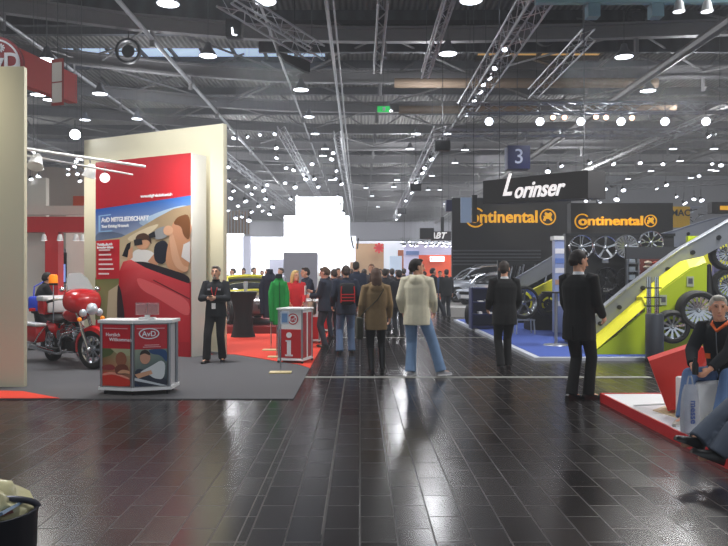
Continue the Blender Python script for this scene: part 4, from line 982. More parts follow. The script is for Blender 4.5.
for k in range(14):
    bm = BM(); x = X_(random.uniform(687,712),25); z = Z_(random.uniform(205,222),25); tube(bm, [(x,25,z),(x+random.uniform(-.3,.3),25,z+random.uniform(-.1,.1)),(x+random.uniform(-.4,.4),25,z+random.uniform(-.15,.15))], .018, 5); link('strut', bm, M('alu') if k % 2 else BK, t)

# ------------------------------------------------------------------ white platform with red edge and red faceted seat
t = thing('seating_platform', 'low white platform with red edge at the right', 'platform', (0,0,0))
PX = 2.93
link('deck', bb(PX+.02, 7.5, 4.9, 8.78, 0, .1), M('platform_white', (226,228,232), .35), t, False)
link('red_edge', bb(PX, PX+.02, 4.9, 8.8, 0, .11), M('red_paint'), t, False); link('red_edge', bb(PX, 7.5, 8.78, 8.8, 0, .11), M('red_paint'), t, False)
bm = BM(); prism(bm, [(PX+.2, 7.7), (PX+.9, 8.45), (7.3, 8.45), (7.3, 5.1), (PX+.75, 5.1)], .1, .106, 'Z'); link('wood_inlay', bm, M('pale_laminate', (206,190,150), .4), t, False)
bm = BM(); prism(bm, [(PX+.1, 7.95), (PX+1.2, 8.2), (PX+1.2, 8.3), (PX+.1, 8.0)], .106, .108, 'Z'); link('stripe', bm, M('grey_stripe', (160,164,168), .4), t, False)
Yr = 7.75
t = thing('seat_sculpture', 'red faceted seat panel leaning on the white platform', 'seat', (0,0,0))
front = [(649,361),(697,345),(712,352),(706,405),(668,411)]
bm = BM(); A_ = [V(X_(a,Yr-(.25 if b > 390 else 0)), Yr-(.25 if b > 390 else 0), max(.108, Z_(b,Yr-(.25 if b > 390 else 0)))) for a, b in front]
B_ = [v+V(.12,.35,0) for v in A_]
va = [bm.verts.new(v) for v in A_]; vb = [bm.verts.new(v) for v in B_]
bm.faces.new(va); bm.faces.new(list(reversed(vb)))
for i in range(5): bm.faces.new((va[i], vb[i], vb[(i+1)%5], va[(i+1)%5]))
link('seat_panel', bm, M('seat_red', (214,48,36), .4), t, False)
tag(link('seat_cube', bb(3.28, 3.85, 6.98, 7.5, .108, .50, .02), M('plastic_white')), 'white cube seat under the grey haired man', 'seat')
tag(link('seat_cube', bb(3.35, 4.1, 5.35, 5.95, .108, .52, .02), M('plastic_white')), 'white cube seat at the right edge under the reclining visitor', 'seat')

# ------------------------------------------------------------------ bin at the lower left corner
t = thing('waste_bin', 'dark metal waste bin with arched handle and beige liner, lower left corner', 'bin', (-1.46, 2.8, 0))
M('bin_dark', (66,66,74), .3, .5)
bm = BM(); lathe(bm, [(0,0),(.17,0),(.178,.02),(.19,.68),(.197,.69),(.197,.70),(.186,.70),(.18,.66),(.168,.05),(0,.05)], n=40, closed=False); link('shell', bm, M('bin_dark'), t)
bm = BM(); tube(bm, [(math.cos(a)*.185, .05-.10*(1-math.cos(a))/2, .695+math.sin(a)*.055-.01*(1-math.cos(a))) for a in [PI*i/16 for i in range(17)]], .009, 8, 0, 1.6); link('handle', bm, M('bin_dark'), t)
bm = BM(); random.seed(2)
bmesh.ops.create_icosphere(bm, subdivisions=4, radius=1)
from mathutils import noise
for v in bm.verts:
    n_ = noise.noise(v.co*2.3)*.25+noise.noise(v.co*5)*.1
    v.co = V(v.co.x*.2*(1+n_)-.05, v.co.y*.12*(1+n_)+.05, .70+v.co.z*.11*(1+n_)+.03-(v.co.x*.07))
link('liner_bag', bm, M('beige_bag', (198,190,150), .22, noise=.2, scale=8), t)
for i in range(4):
    bm = BM(); box(bm, (-.08+.05*i, -.07+.02*i, .66+.01*i), (.16,.12,.012), Matrix.Rotation(.5*i, 3, 'Z') @ Matrix.Rotation(.4-.3*i, 3, 'X')); link('crumpled_paper', bm, M(('paper_blue','paper_white','paper_red')[i % 3], ((120,140,164),(206,206,206),(150,90,84))[i % 3], .5), t)

bpy.data.objects['waste_bin'].scale = (1, 1, .91)
# ------------------------------------------------------------------ people
def ik(a, c, l1, l2, pole):
    d = c-a; L = min(d.length, (l1+l2)*.999); dn = d.normalized(); c = a+dn*L
    x = (l1*l1-l2*l2+L*L)/(2*L); h = math.sqrt(max(l1*l1-x*x, 0))
    p = (pole-dn*pole.dot(dn)); p = p.normalized() if p.length > 1e-5 else Vector((0,1,0))
    return a+dn*x+p*h, c
def oval(c, rx, ry, xa, ya, n=18, p=.85): return ell(c, xa*rx, ya*ry, n, p)
CLOTH = {}
def cloth(c, rough=.9):
    k = 'cloth_%d_%d_%d' % tuple(c)
    return M(k, c, rough, noise=.14, scale=14)
def skinm(c): return M('skin_%d_%d_%d' % tuple(c), c, .5, noise=.05, scale=10)
def person(label, loc, rz, H=1.76, vx=.013, feet=None, hands=None, lean=0.0, leanx=0.0, head_yaw=0, head_pitch=0, pelvis=None, top=(30,30,34), bottom=(40,50,80), shoe=(20,20,22),
           skin=(214,160,132), hair=(50,36,28), hairlen=0, hem=.14, legw=1.0, bulk=1.0, hood=False, suit=False, face=False, hat=None, group=None, knees=None, elbows=None, sole=None, beard=None, tight=False, shirt=None, hipy=0, boots=False, toe=(0,0), twist=0, skirt=None, shoe_pitch=0):
    """local axes: +X the person's right, +Y forward, Z up; H stature in metres"""
    t = thing('person', label, 'person', loc, rz, group)
    s = H/1.76
    S = lambda v: Vector(v)*s
    Pv = S(pelvis or (0, 0, .93))
    up = (Matrix.Rotation(leanx, 3, 'Y') @ Matrix.Rotation(-lean, 3, 'X')) @ Vector((0,0,1))
    xa = Matrix.Rotation(R(twist), 3, 'Z') @ Vector((1,0,0)); xa = (xa-up*xa.dot(up)).normalized(); ya = up.cross(xa).normalized()
    C = lambda h: Pv+up*(h*s)
    sh = {1: C(.50)+xa*.175*s, -1: C(.50)-xa*.175*s}
    feet = feet or {1: (.1, .04, .08), -1: (-.1, -.04, .08)}
    hands = hands or {1: (.25, .06, .80), -1: (-.25, .04, .80)}
    knees = knees or {1: (.05, 1, .1), -1: (-.05, 1, .1)}; elbows = elbows or {1: (.4, -1, -.2), -1: (-.4, -1, -.2)}
    hip, kn, an, el, wr = {}, {}, {}, {}, {}
    for k in (1, -1):
        hip[k] = Pv+xa*(k*.09*s)+Vector((0,0,-.02))*s
        kn[k], an[k] = ik(hip[k], S(feet[k]), .43*s, .43*s, Vector(knees[k]))
        el[k], wr[k] = ik(sh[k], S(hands[k]), .29*s, .26*s, Vector(elbows[k]))
    def fdir(k):
        a = R(toe[0] if k == 1 else toe[1]); return Matrix.Rotation(a, 3, 'Z') @ Vector((0,1,0))
    hq = Matrix.Rotation(R(head_yaw), 3, 'Z') @ Matrix.Rotation(-R(head_pitch), 3, 'X')
    hc = C(.70)+Vector((0,.015,0))*s
    def hp(x, y, z): return hc+hq @ (Vector((x,y,z))*s)
    # ---- body: one continuous skin
    bm = BM()
    tor = [(-.08,.13,.10),(0,.155,.11),(.12,.14,.10),(.25,.15,.105),(.38,.165,.105),(.47,.15,.085),(.53,.07,.06),(.58,.052,.056)]
    rings(bm, [oval(C(h), a*s, b*s, xa, ya) for h, a, b in tor])
    cap(bm, C(.52), hp(0,-.01,-.06), .056*s, .052*s)
    ball(bm, hp(0,-.008,.025), (.077*s,.097*s,.10*s), hq, 18)
    rings(bm, [[hp(x*a, y0+b*y, z) for x, y in [(math.cos(q*PI/8), math.sin(q*PI/8)) for q in range(16)]] for z, a, b, y0 in ((-.115,.022,.02,.065),(-.10,.042,.045,.045),(-.06,.058,.07,.02),(0,.068,.085,.005))])
    if face:
        tube(bm, [hp(0,.088,.03), hp(0,.108,-.005), hp(0,.118,-.028), hp(0,.1,-.04)], [.010*s,.013*s,.018*s,.010*s], 8)
        for k in (1,-1): ball(bm, hp(k*.03,.080,.036), (.024*s,.014*s,.011*s), hq, 8)
        ball(bm, hp(0,.088,-.068), (.024*s,.012*s,.008*s), hq, 8)
    for k in (1,-1): ball(bm, hp(k*.08,-.005,-.005), (.012*s,.022*s,.034*s), hq, 8)
    for k in (1,-1):
        cap(bm, sh[k], el[k], .048*s, .040*s); cap(bm, el[k], wr[k], .040*s, .027*s)
        cap(bm, hip[k], kn[k], .082*s, .055*s); cap(bm, kn[k], an[k], .053*s, .036*s)
        cap(bm, an[k]-V(0,0,.03)*s, an[k]-V(0,0,.045)*s+fdir(k)*.12*s, .034*s, .025*s)
        # hand: palm, four fingers, thumb
        fd = (wr[k]-el[k]).normalized(); side = Vector((-k,.25,0)); side = (side-fd*side.dot(fd)).normalized(); nr = fd.cross(side).normalized()*(k)
        if vx < .018:
            pc = wr[k]+fd*.05*s
            rings(bm, [ell(wr[k]+fd*d_*s, nr*a*s, side*b*s, 10) for d_, a, b in ((-.01,.026,.02),(.03,.034,.016),(.08,.04,.014),(.095,.036,.011))])
            for i, (o_, l_) in enumerate(((-.03,.062),(-.01,.072),(.010,.068),(.030,.054))):
                p0 = wr[k]+fd*.08*s+nr*o_*s; p1 = p0+(fd*.85+side*.35)*l_*.55*s; p2 = p1+(fd*.45+side*.85)*l_*.55*s
                cap(bm, p0, p1, .0105*s, .0095*s, 8); cap(bm, p1, p2, .0095*s, .008*s, 8)
            th = nr*(1 if nr.dot(Vector((0,1,0))) > 0 else -1)
            p0 = wr[k]+fd*.03*s+th*.025*s; p1 = p0+(fd*.6+th*.6+side*.2)*.04*s; cap(bm, p0, p1, .013*s, .011*s, 8); cap(bm, p1, p1+(fd*.9+side*.4)*.03*s, .011*s, .009*s, 8)
        else: cap(bm, wr[k], wr[k]+(fd+side*.2)*.12*s, .03*s, .022*s)
    remesh(link('body', bm, skinm(skin), t), vx*.75, 1)
    # ---- hair
    if hair:
        bm = BM(); ball(bm, hp(0,-.022,.045), (.085*s,.100*s,.092*s), hq, 18)
        tube(bm, [hp(0,-.06,.05), hp(0,-.075,-.02), hp(0,-.06,-.065)], [.07*s,.066*s,.045*s], 12)
        for k in (1,-1): ball(bm, hp(k*.062,-.015,.0), (.022*s,.04*s,.05*s), hq, 8)
        if face: ball(bm, hp(0,.045,.105), (.062*s,.045*s,.026*s), hq, 12)
        if hairlen: tube(bm, [hp(0,-.05,.06), hp(0,-.085,-.05), hp(0,-.10,-.16), hp(0,-.11,-.17-hairlen)], [.08*s,.09*s,.085*s,.04*s], 12, 0, .75)
        if hairlen:
            for k in (1,-1): tube(bm, [hp(k*.05,0,.05), hp(k*.075,-.01,-.05), hp(k*.08,-.03,-.14-hairlen*.6)], [.04*s,.035*s,.02*s], 8)
        remesh(link('hair', bm, M('hair_%d_%d_%d' % tuple(hair), hair, .65, noise=.3, scale=40), t), vx*.8, 1)
    if hat:
        bm = BM(); ball(bm, hp(0,-.015,.055), (.092*s,.106*s,.085*s), hq, 16); link('hat', bm, cloth(hat), t)
    if face:
        for k in (1,-1):
            bm = BM(); ball(bm, hp(k*.030,.089,.020), (.011*s,.006*s,.0065*s), hq, 8); link('eye', bm, M('eye_dark', (30,24,22), .2), t)
            bm = BM(); ball(bm, hp(k*.031,.094,.040), (.019*s,.005*s,.004*s), hq, 8); link('eyebrow', bm, M('brow_%d' % hair[0], tuple(int(c*.7) for c in hair), .7), t)
        bm = BM(); ball(bm, hp(0,.098,-.068), (.022*s,.005*s,.005*s), hq, 8); link('mouth', bm, M('lips', (160,90,84), .5), t)
        if beard:
            bm = BM(); ball(bm, hp(0,.078,-.098), (.036*s,.028*s,.026*s), hq, 12); ball(bm, hp(0,.099,-.056), (.028*s,.009*s,.007*s), hq, 10); link('beard', bm, M('beard_grey', beard, .8), t)
    # ---- trousers
    bm = BM(); m_ = .012*s
    rings(bm, [oval(C(h), a*s*bulk, b*s*bulk, xa, ya) for h, a, b in ((-.10,.14,.115),(0,.17,.128),(.08,.16,.118),(.12,.152,.112))])
    for k in (1,-1):
        kk = legw
        tube(bm, [hip[k]+V(0,0,.04)*s, hip[k]*.6+kn[k]*.4, kn[k]], [.098*s, .085*s*kk**.5, .066*s*kk], 14)
        cap(bm, kn[k], kn[k]*.5+an[k]*.5, .066*s*kk, (.058 if tight else .064)*s*kk)
        tube(bm, [kn[k], kn[k]*.5+an[k]*.5, an[k]+V(0,0,-.02)*s], [.066*s*kk, (.056 if tight else .064)*s*kk, (.042 if tight else .068)*s*kk], 14)
    remesh(link('trousers', bm, cloth(bottom), t), vx, 2)
    for k in (1,-1):
        fd = fdir(k); sd = Vector((fd.y,-fd.x,0)); b_ = an[k].copy(); zb = b_.z-.08*s
        bm = BM()
        rs = []
        for d_, w_, z1 in ((-.075,.030,.06),(-.05,.038,.085),(0,.042,.09),(.06,.044,.065),(.12,.046,.05),(.165,.036,.04),(.185,.018,.03)):
            c = Vector((b_.x,b_.y,zb))+fd*d_*s
            rs.append([c-sd*w_*s, c-sd*w_*s*.98+V(0,0,z1*.6)*s, c-sd*w_*.6*s+V(0,0,z1)*s, c+sd*w_*.6*s+V(0,0,z1)*s, c+sd*w_*s*.98+V(0,0,z1*.6)*s, c+sd*w_*s])
        if shoe_pitch:
            mm = Matrix.Translation(an[k]) @ Matrix.Rotation(R(shoe_pitch), 4, sd) @ Matrix.Translation(-an[k]); rs = [[mm @ v for v in r] for r in rs]
        rings(bm, rs); o = link('boot' if boots else 'shoe', bm, M('shoe_%d_%d_%d' % tuple(shoe), shoe, .3), t)
        if boots:
            bm = BM(); tube(bm, [b_+V(0,0,-.03), b_*.5+kn[k]*.5, kn[k]+(b_-kn[k])*.2], [.044*s,.060*s,.064*s], 12); link('boot_shaft', bm, M('shoe_%d_%d_%d' % tuple(shoe)), t)
        if sole:
            bm = BM(); rings(bm, [[v+V(0,0,-.0) for v in (r[0],r[0]+V(0,0,.02),r[5]+V(0,0,.02),r[5])] for r in rs]); link('sole', bm, M('sole_light', sole, .6), t)
    # ---- upper garment
    bm = BM(); g = 1.0*bulk
    sit = Pv.z < .75*s
    low = [(-hem,.185,.135),(-.06,.182,.134)] if not sit else [(-.05,.18,.14)]
    prof = low+[(.03,.178,.13),(.14,.165,.122),(.27,.175,.128),(.40,.19,.125),(.47,.175,.108),(.515,.12,.085),(.545,.072,.07)]
    def gc(h):
        if h < 0: return Pv+Vector((0,0,h*s))
        return C(h)
    rings(bm, [oval(gc(h), a*s*g, b*s*g, xa, ya) for h, a, b in prof])
    for k in (1,-1):
        tube(bm, [sh[k]-xa*k*.04*s, sh[k]+V(0,0,.005), sh[k]*.5+el[k]*.5, el[k]], [.07*s*g,.074*s*g,.066*s*g,.058*s*g], 12); cap(bm, el[k], el[k]*.5+wr[k]*.5, .058*s*g, .052*s*g); 
        tube(bm, [el[k], el[k]*.5+wr[k]*.5, wr[k]+(el[k]-wr[k])*.04], [.058*s*g,.052*s*g,.044*s*g], 12)
    if hood:
        ball(bm, C(.50)-ya*.075*s, (.12*s,.075*s,.085*s), None, 14); 
        tube(bm, [C(.54)+xa*.085*s+ya*.05*s, C(.56)+xa*.095*s-ya*.03*s, C(.54)-ya*.11*s, C(.56)-xa*.095*s-ya*.03*s, C(.54)-xa*.085*s+ya*.05*s], [.03*s,.04*s,.045*s,.04*s,.03*s], 8)
    remesh(link('suit_jacket' if suit else 'jacket', bm, cloth(top), t), vx, 2)
    if suit:
        bm = BM(); lathe(bm, [(.058*s,-.01),(.066*s,-.01),(.062*s,.028*s),(.055*s,.028*s)], n=18); o = link('shirt_collar', bm, M('shirt_white', (236,236,240), .7), t); o.location = C(.545)
        o.rotation_euler = (-lean-.12, leanx, 0)
        bm = BM(); pr = [C(.545)+ya*.062*s, C(.40)+ya*.128*s*g, C(.28)+ya*.132*s*g]; rings(bm, [[pr[i]-xa*w_*s, pr[i]+ya*.006*s, pr[i]+xa*w_*s, pr[i]-ya*.01*s] for i, w_ in enumerate((.045,.03,.004))]); link('shirt_front', bm, M('shirt_white'), t)
        bm = BM(); pr = [p+ya*.008*s for p in pr]; rings(bm, [[pr[i]-xa*w_*s, pr[i]+ya*.006*s, pr[i]+xa*w_*s, pr[i]-ya*.004*s] for i, w_ in enumerate((.014,.018,.003))]); link('tie', bm, M('tie_dark', (60,36,44), .6), t)
        bm = BM(); c0 = gc(-hem*.6)-ya*.136*s*g; box(bm, c0, (.004, .012, .16*s)); link('back_vent', bm, M('black'), t)
    else:
        bm = BM(); lathe(bm, [(.060*s,-.01),(.073*s,-.01),(.066*s,.04*s),(.056*s,.04*s)], n=16); o = link('collar', bm, cloth(top), t); o.location = C(.545); o.rotation_euler = (-lean-.1, leanx, 0)
    t['_'] = 0; del t['_']
    return t, dict(sh=sh, el=el, wr=wr, kn=kn, an=an, hip=hip, C=C, xa=xa, ya=ya, s=s, hp=hp)
def at(px, Y, z=0): return (X_(px, Y), Y, z)
def local(t, v): return Matrix.Translation(t.location) @ Matrix.Rotation(t.rotation_euler.z, 4, 'Z') @ Vector(v)

# man at the poster, facing the camera, holding a phone
t, k = person('man in black polo suit with red lanyard walking towards the camera by the poster', at(216, 12.75, .012), R(176), 1.70, .012, {1: (.13,.16,.08), -1: (-.10,-.08,.08)}, {1: (.06,.26,1.18), -1: (-.05,.27,1.18)}, top=(26,28,34), bottom=(30,30,34), hair=(120,112,104), face=True, beard=(150,140,132), legw=1.12, bulk=1.08, hem=.1, elbows={1:(1,-.6,-.6),-1:(-1,-.6,-.6)}, head_pitch=-6, toe=(-10,15))
C_, ya, xa, s = k['C'], k['ya'], k['xa'], k['s']
bm = BM(); tube(bm, [C_(.54)+xa*.07, C_(.42)+xa*.05+ya*.13, C_(.2)+ya*.15, C_(.42)-xa*.05+ya*.13, C_(.54)-xa*.07], .008, 6); link('lanyard', bm, M('red_paint'), t)
bm = BM(); box(bm, C_(.10)+ya*.16, (.07,.006,.1)); link('name_badge', bm, M('plastic_white'), t)
for q in (1,-1):
    bm = BM(); box(bm, C_(.40)+xa*q*.09+ya*.125, (.05,.012,.03)); link('chest_emblem', bm, M('emblem_grey', (170,172,178), .5), t)
ph = local(t, (0,.36,1.17)); o = link('phone', bb(-.03,.03,-.05,.05,-.006,.006,.003), BK, loc=ph); tag(o, 'small black phone held in both hands by the man at the poster', 'phone')

# man in the cream hooded jacket
t, k = person('man in cream hooded jacket and wide blue jeans walking away', at(417, 11.05), R(-14), 1.80, .012, {1: (.36,.02,.10), -1: (-.10,.0,.08)}, {1: (.23,.20,.96), -1: (-.24,.12,.95)}, top=(230,222,196), bottom=(118,146,182), shoe=(150,150,156), hair=(34,26,24), legw=1.25, bulk=1.14, hem=.16, hood=True, face=True, head_yaw=-62, sole=(220,220,222), toe=(-50,-10))
# woman with the shoulder bag
t, k = person('woman in olive brown hooded jacket with black leggings and boots walking away', at(376, 11.35), R(6), 1.66, .012, {1: (.12,.08,.08), -1: (-.08,-.06,.08)}, {1: (.25,.14,.92), -1: (-.25,.1,.92)}, top=(140,116,84), bottom=(24,24,28), shoe=(20,19,22), hair=(84,60,48), hairlen=.10, hem=.2, bulk=1.03, tight=True, hood=True, boots=True, toe=(-12,8))
C_, ya, xa = k['C'], k['ya'], k['xa']
bt = thing('shoulder_bag', 'dark olive shoulder bag worn on a diagonal strap by the woman in the olive jacket', 'bag', t.location, t.rotation_euler.z)
bm = BM(); box(bm, (-.27,-.06,.72), (.10,.26,.34), bevel=.03); link('pouch', bm, cloth((56,56,46)), bt)
bm = BM(); tube(bm, [(-.26,-.1,.88), C_(.12)-xa*.18-ya*.12, C_(.3)-ya*.16, C_(.46)+xa*.1-ya*.13, C_(.52)+xa*.11, C_(.42)+xa*.06+ya*.13], .014, 6, 0, .5); link('strap', bm, cloth((40,42,38)), bt)
# man with the black and red backpack
t, k = person('man in navy jacket and jeans wearing a black and red backpack', at(346, 14.1), R(8), 1.74, .014, {1: (.12,.05,.08), -1: (-.13,-.02,.08)}, {1: (.26,.12,.95), -1: (-.26,.12,.95)}, top=(36,42,60), bottom=(88,108,140), hair=(60,46,40), bulk=1.1, legw=1.15)
bt = thing('backpack', 'black backpack with red straps on the navy jacket man', 'backpack', t.location, t.rotation_euler.z); C_ = k['C']
bm = BM(); box(bm, C_(.27)-V(0,.21,0), (.30,.17,.42), bevel=.06); link('pack', bm, M('black_nylon', (20,20,26), .7), bt)
for z in (.14, .2, .26): 
    bm = BM(); box(bm, C_(z)-V(0,.30,0), (.26,.012,.022)); link('red_band', bm, M('red_paint'), bt)
for q in (1,-1):
    bm = BM(); tube(bm, [C_(.42)+V(q*.12,-.29,0), C_(.3)+V(q*.13,-.30,0), C_(.1)+V(q*.13,-.29,0)], .011, 6); link('red_trim', bm, M('red_paint'), bt)
# suited man in the centre right
t, k = person('man in dark charcoal suit seen from behind at the blue carpet edge', at(504.5, 11.8), R(4), 1.78, .013, {1: (.07,.06,.08), -1: (-.07,-.05,.08)}, {1: (.22,.20,.98), -1: (-.22,.20,.98)}, top=(20,20,22), bottom=(18,18,20), hair=(50,38,32), suit=True, hem=.2, bulk=1.1, legw=1.05, head_yaw=-25)
# suited man at the right, profile to the right
t, k = person('tall dark haired man in black suit standing in profile facing right', at(579, 8.9), R(-48), 1.86, .011, {1: (.05,.12,.08), -1: (-.07,-.05,.08)}, {1: (.18,.22,.98), -1: (-.19,.16,.92)}, top=(11,12,15), bottom=(10,10,13), hair=(34,26,24), suit=True, hem=.22, bulk=1.08, legw=1.02, face=True, head_yaw=-22, head_pitch=10, lean=-.02, toe=(-20,-10))
# seated man with bag
Ys = 7.15
t, k = person('grey haired man in black and orange jacket seated on the white cube', (X_(727,Ys+.1), Ys+.1, .1), R(130), 1.74, .011, {1: (.16,.60,.08), -1: (-.14,.50,.08)}, {1: (.12,.50,.58), -1: (-.06,.50,.56)}, pelvis=(0,0,.455), lean=.26, knees={1:(.35,1,.9), -1:(-.35,1,.9)}, elbows={1:(1,-.4,-.5), -1:(-1,-.4,-.5)}, top=(22,26,32), bottom=(92,118,160), shoe=(196,188,176), hair=(176,170,160), face=True, head_yaw=30, head_pitch=0, bulk=1.08, skin=(216,156,128), sole=(226,222,214), toe=(0,25), legw=1.12)
C_, ya, xa = k['C'], k['ya'], k['xa']
bm = BM(); tube(bm, [C_(.56)+xa*.07-ya*.02, C_(.55)+xa*.065+ya*.05, C_(.50)+ya*.115, C_(.55)-xa*.065+ya*.05, C_(.56)-xa*.07-ya*.02], .018, 8); link('orange_collar', bm, M('orange_lining', (240,104,40), .6), t)
bm = BM(); tube(bm, [C_(.50)+ya*.125, C_(.35)+ya*.15, C_(.1)+ya*.16], .005, 5); link('zip', bm, M('alu'), t)
bm = BM(); box(bm, C_(.24)+xa*.1+ya*.145, (.05,.012,.05)); link('orange_emblem', bm, M('orange_lining'), t)
hd = local(t, k['wr'][1]+V(-.04,.10,-.03))
bg_ = thing('carrier_bag', 'pale grey plastic carrier bag with blue print hanging between the knees of the seated man', 'bag', (X_(690,6.55), 6.55, .112), R(8))
bm = BM(); rings(bm, [oval(V(0,0,z), a, b, V(1,0,0), V(0,1,0), 14, .6) for z, a, b in ((0,.05,.03),(.01,.08,.045),(.12,.085,.055),(.28,.08,.045),(.38,.07,.03),(.44,.05,.02))]); link('bag_body', bm, M('bag_plastic', (180,184,196), .2, alpha=.78, noise=.15, scale=12), bg_)
for q in (-.03,.03):
    bm = BM(); tube(bm, [(q,0,.43),(q*.6,0,.5),(q*.3,0,.52)], .008, 6); link('bag_handle', bm, M('bag_plastic'), bg_)
text('print', 'messe', .085, M('print_blue', (70,90,150), .5), bg_, (0,-.056,.2), (PI/2, PI/2, 0), .001, 0, .002)
bm = BM(); lathe(bm, [(0,0),(.028,0),(.03,.1),(.012,.14),(.012,.16),(0,.16)], n=12, closed=False)
tag(link('bottle', bm, BK, loc=local(t, (.03,.62,.50))), 'small black bottle in the hand of the seated man', 'bottle')
# reclining visitor at the right edge (legs in view)
t, k = person('seated visitor in grey jeans and black pointed shoes cut by the right picture edge', (3.27, 5.60, .0), R(98), 1.78, .012, {1: (.02,.68,.30), -1: (-.10,.60,.22)}, {1: (.25,.1,.55), -1: (-.25,.1,.55)}, pelvis=(0,-.1,.50), lean=-.3, shoe_pitch=22, knees={1:(.1,.3,1), -1:(-.1,.3,1)}, top=(40,40,46), bottom=(78,86,100), shoe=(12,12,14), hair=(60,46,40), legw=1.1, toe=(8,-4))
# person behind the motorcycle
t, k = person('person in black jacket with blue bag leaning behind the motorcycle', at(38, 14.7, .012), R(-60), 1.62, .016, {1: (.1,.1,.08), -1: (-.1,-.12,.08)}, {1: (.10,.52,1.16), -1: (-.10,.46,1.1)}, top=(28,28,34), bottom=(34,34,42), hair=(30,24,22), lean=.28, bulk=1.1)
bt = thing('shoulder_bag', 'bright blue bag at the hip of the person behind the motorcycle', 'bag', t.location, t.rotation_euler.z)
bm = BM(); box(bm, (.2,-.06,.96), (.14,.28,.3), bevel=.05); link('pouch', bm, M('bag_blue', (30,60,190), .6), bt); bm = BM(); tube(bm, [(.2,-.1,1.1),(.1,-.08,1.3),(-.02,.14,1.42)], .014, 6); link('strap', bm, M('bag_blue'), bt)
# blonde hostess, two men at the counter
person('blonde long haired woman in red jacket behind the second counter', at(295.5, 15.9, .012), R(-170), 1.64, .015, top=(200,36,44), bottom=(30,30,36), hair=(220,186,120), hairlen=.12, face=True, head_yaw=30, hands={1: (.16,.3,1.0), -1: (-.16,.3,1.0)})
person('man in dark blue jacket leaning over the second counter', at(311, 17.9, .012), R(120), 1.74, .016, top=(34,44,66), bottom=(30,32,44), hair=(40,30,26), lean=.22, face=True, hands={1: (.1,.45,1.12), -1: (-.1,.42,1.1)}, hat=None)
t, k = person('man in navy jacket reading a paper beside the second counter', at(325, 15.4), R(75), 1.72, .014, top=(38,44,60), bottom=(44,46,56), hair=(90,66,50), face=True, head_pitch=14, hands={1: (.12,.34,1.22), -1: (-.08,.32,1.12)}, skin=(220,160,140), bulk=1.1)
tag(link('newspaper', bb(-.01,.01,-.14,.14,-.1,.1), M('paper'), loc=local(t, (.02,.45,1.22))), 'folded white paper held by the man beside the second counter', 'paper'); 
bt = thing('shoulder_bag', 'tan patterned bag carried by the man reading the paper', 'bag', t.location, t.rotation_euler.z); bm = BM(); box(bm, (-.05,.28,.84), (.3,.14,.3), bevel=.05); link('pouch', bm, M('bag_tan', (176,150,128), .7, noise=.3), bt); bm = BM(); tube(bm, [(-.05,.28,.98),(-.12,.2,1.1),(-.16,.1,1.3)], .012, 6); link('strap', bm, M('bag_tan'), bt)
# walkers right of centre
person('man in black coat striding across the aisle before the cars', at(433, 25, 0), R(-75), 1.80, .022, {1: (.1,.42,.08), -1: (-.1,-.34,.08)}, top=(22,24,30), bottom=(28,32,44), hair=(26,22,22), hem=.2, bulk=1.1)
person('person in black jacket and dark jeans standing next to the striding man', at(446.5, 25.6, 0), R(10), 1.76, .022, top=(24,26,30), bottom=(50,54,62), hair=(36,28,26), bulk=1.1, legw=1.15)
# crowd down the aisle: (px, Y, H, rz, top, bottom, hair, label)
crowd = [
 (334,17.5,1.70,20,(50,54,70),(40,44,60),(54,40,34),'visitor in slate jacket standing left of the backpack man'),
 (338,21,1.76,-160,(90,60,60),(44,44,54),(70,50,40),'visitor in dull red brown jacket facing the camera left of the backpack man'),
 (356,18.5,1.90,0,(34,44,66),(36,40,54),(44,34,30),'very tall visitor in dark blue coat between the backpack man and the woman'),
 (364,22,1.74,10,(44,46,56),(40,42,50),(64,50,42),'visitor in dark grey coat just behind the tall man in blue'),
 (371.5,20,1.86,170,(60,58,66),(40,40,48),(150,116,92),'light haired visitor facing the camera behind the woman in olive'),
 (385,19,1.72,-10,(40,40,48),(34,36,44),(44,34,30),'visitor in dark coat just right of the woman in olive'),
 (392,23,1.76,5,(54,48,50),(50,50,58),(52,40,34),'visitor in brownish black coat left of the cream jacket man'),
 (399,18,1.68,15,(30,32,40),(30,32,40),(36,28,26),'visitor in black jacket tight against the cream jacket man'),
 (404,27,1.8,0,(70,62,62),(44,46,56),(60,46,40),'visitor in muted mauve coat far behind the cream jacket man'),
 (380,27,1.78,180,(66,70,84),(44,46,56),(48,36,32),'visitor in blue grey jacket facing the camera deep in the aisle'),
 (351,26,1.78,-30,(56,60,76),(50,52,66),(84,64,52),'visitor in grey blue jacket deep in the aisle near the counters'),
 (411,30,1.74,0,(40,40,46),(40,42,50),(40,32,28),'visitor in charcoal jacket far down the aisle right of centre'),
 (424,31,1.72,90,(52,44,50),(40,40,50),(70,52,44),'visitor in plum jacket walking far behind the striding man'),
 (343,30,1.8,160,(96,84,90),(56,56,66),(100,80,66),'visitor in pale mauve jacket facing the camera far left in the aisle'),
 (328,22,1.74,0,(40,46,64),(40,44,56),(70,52,44),'visitor in blue black jacket behind the reading man'),
 (388,33,1.82,0,(60,56,64),(50,50,58),(56,42,36),'visitor in faded purple coat at the far end of the crowd'),
 (365,32,1.8,0,(48,52,66),(44,46,56),(60,44,38),'visitor in steel blue coat at the far end of the crowd'),
 (440,29,1.72,180,(36,60,100),(40,42,50),(44,34,30),'visitor in blue shirt facing the camera between the two black jackets'),
 (397,29,1.76,170,(110,64,60),(44,46,54),(50,38,34),'visitor in faded red jacket facing the camera in mid crowd'),
 (358,29,1.72,0,(34,36,44),(36,38,48),(34,28,26),'short visitor in near black jacket in mid crowd'),
 (418,27,1.7,0,(34,34,40),(36,38,46),(40,30,26),'visitor in ink coloured jacket just right of the cream hood'),
]
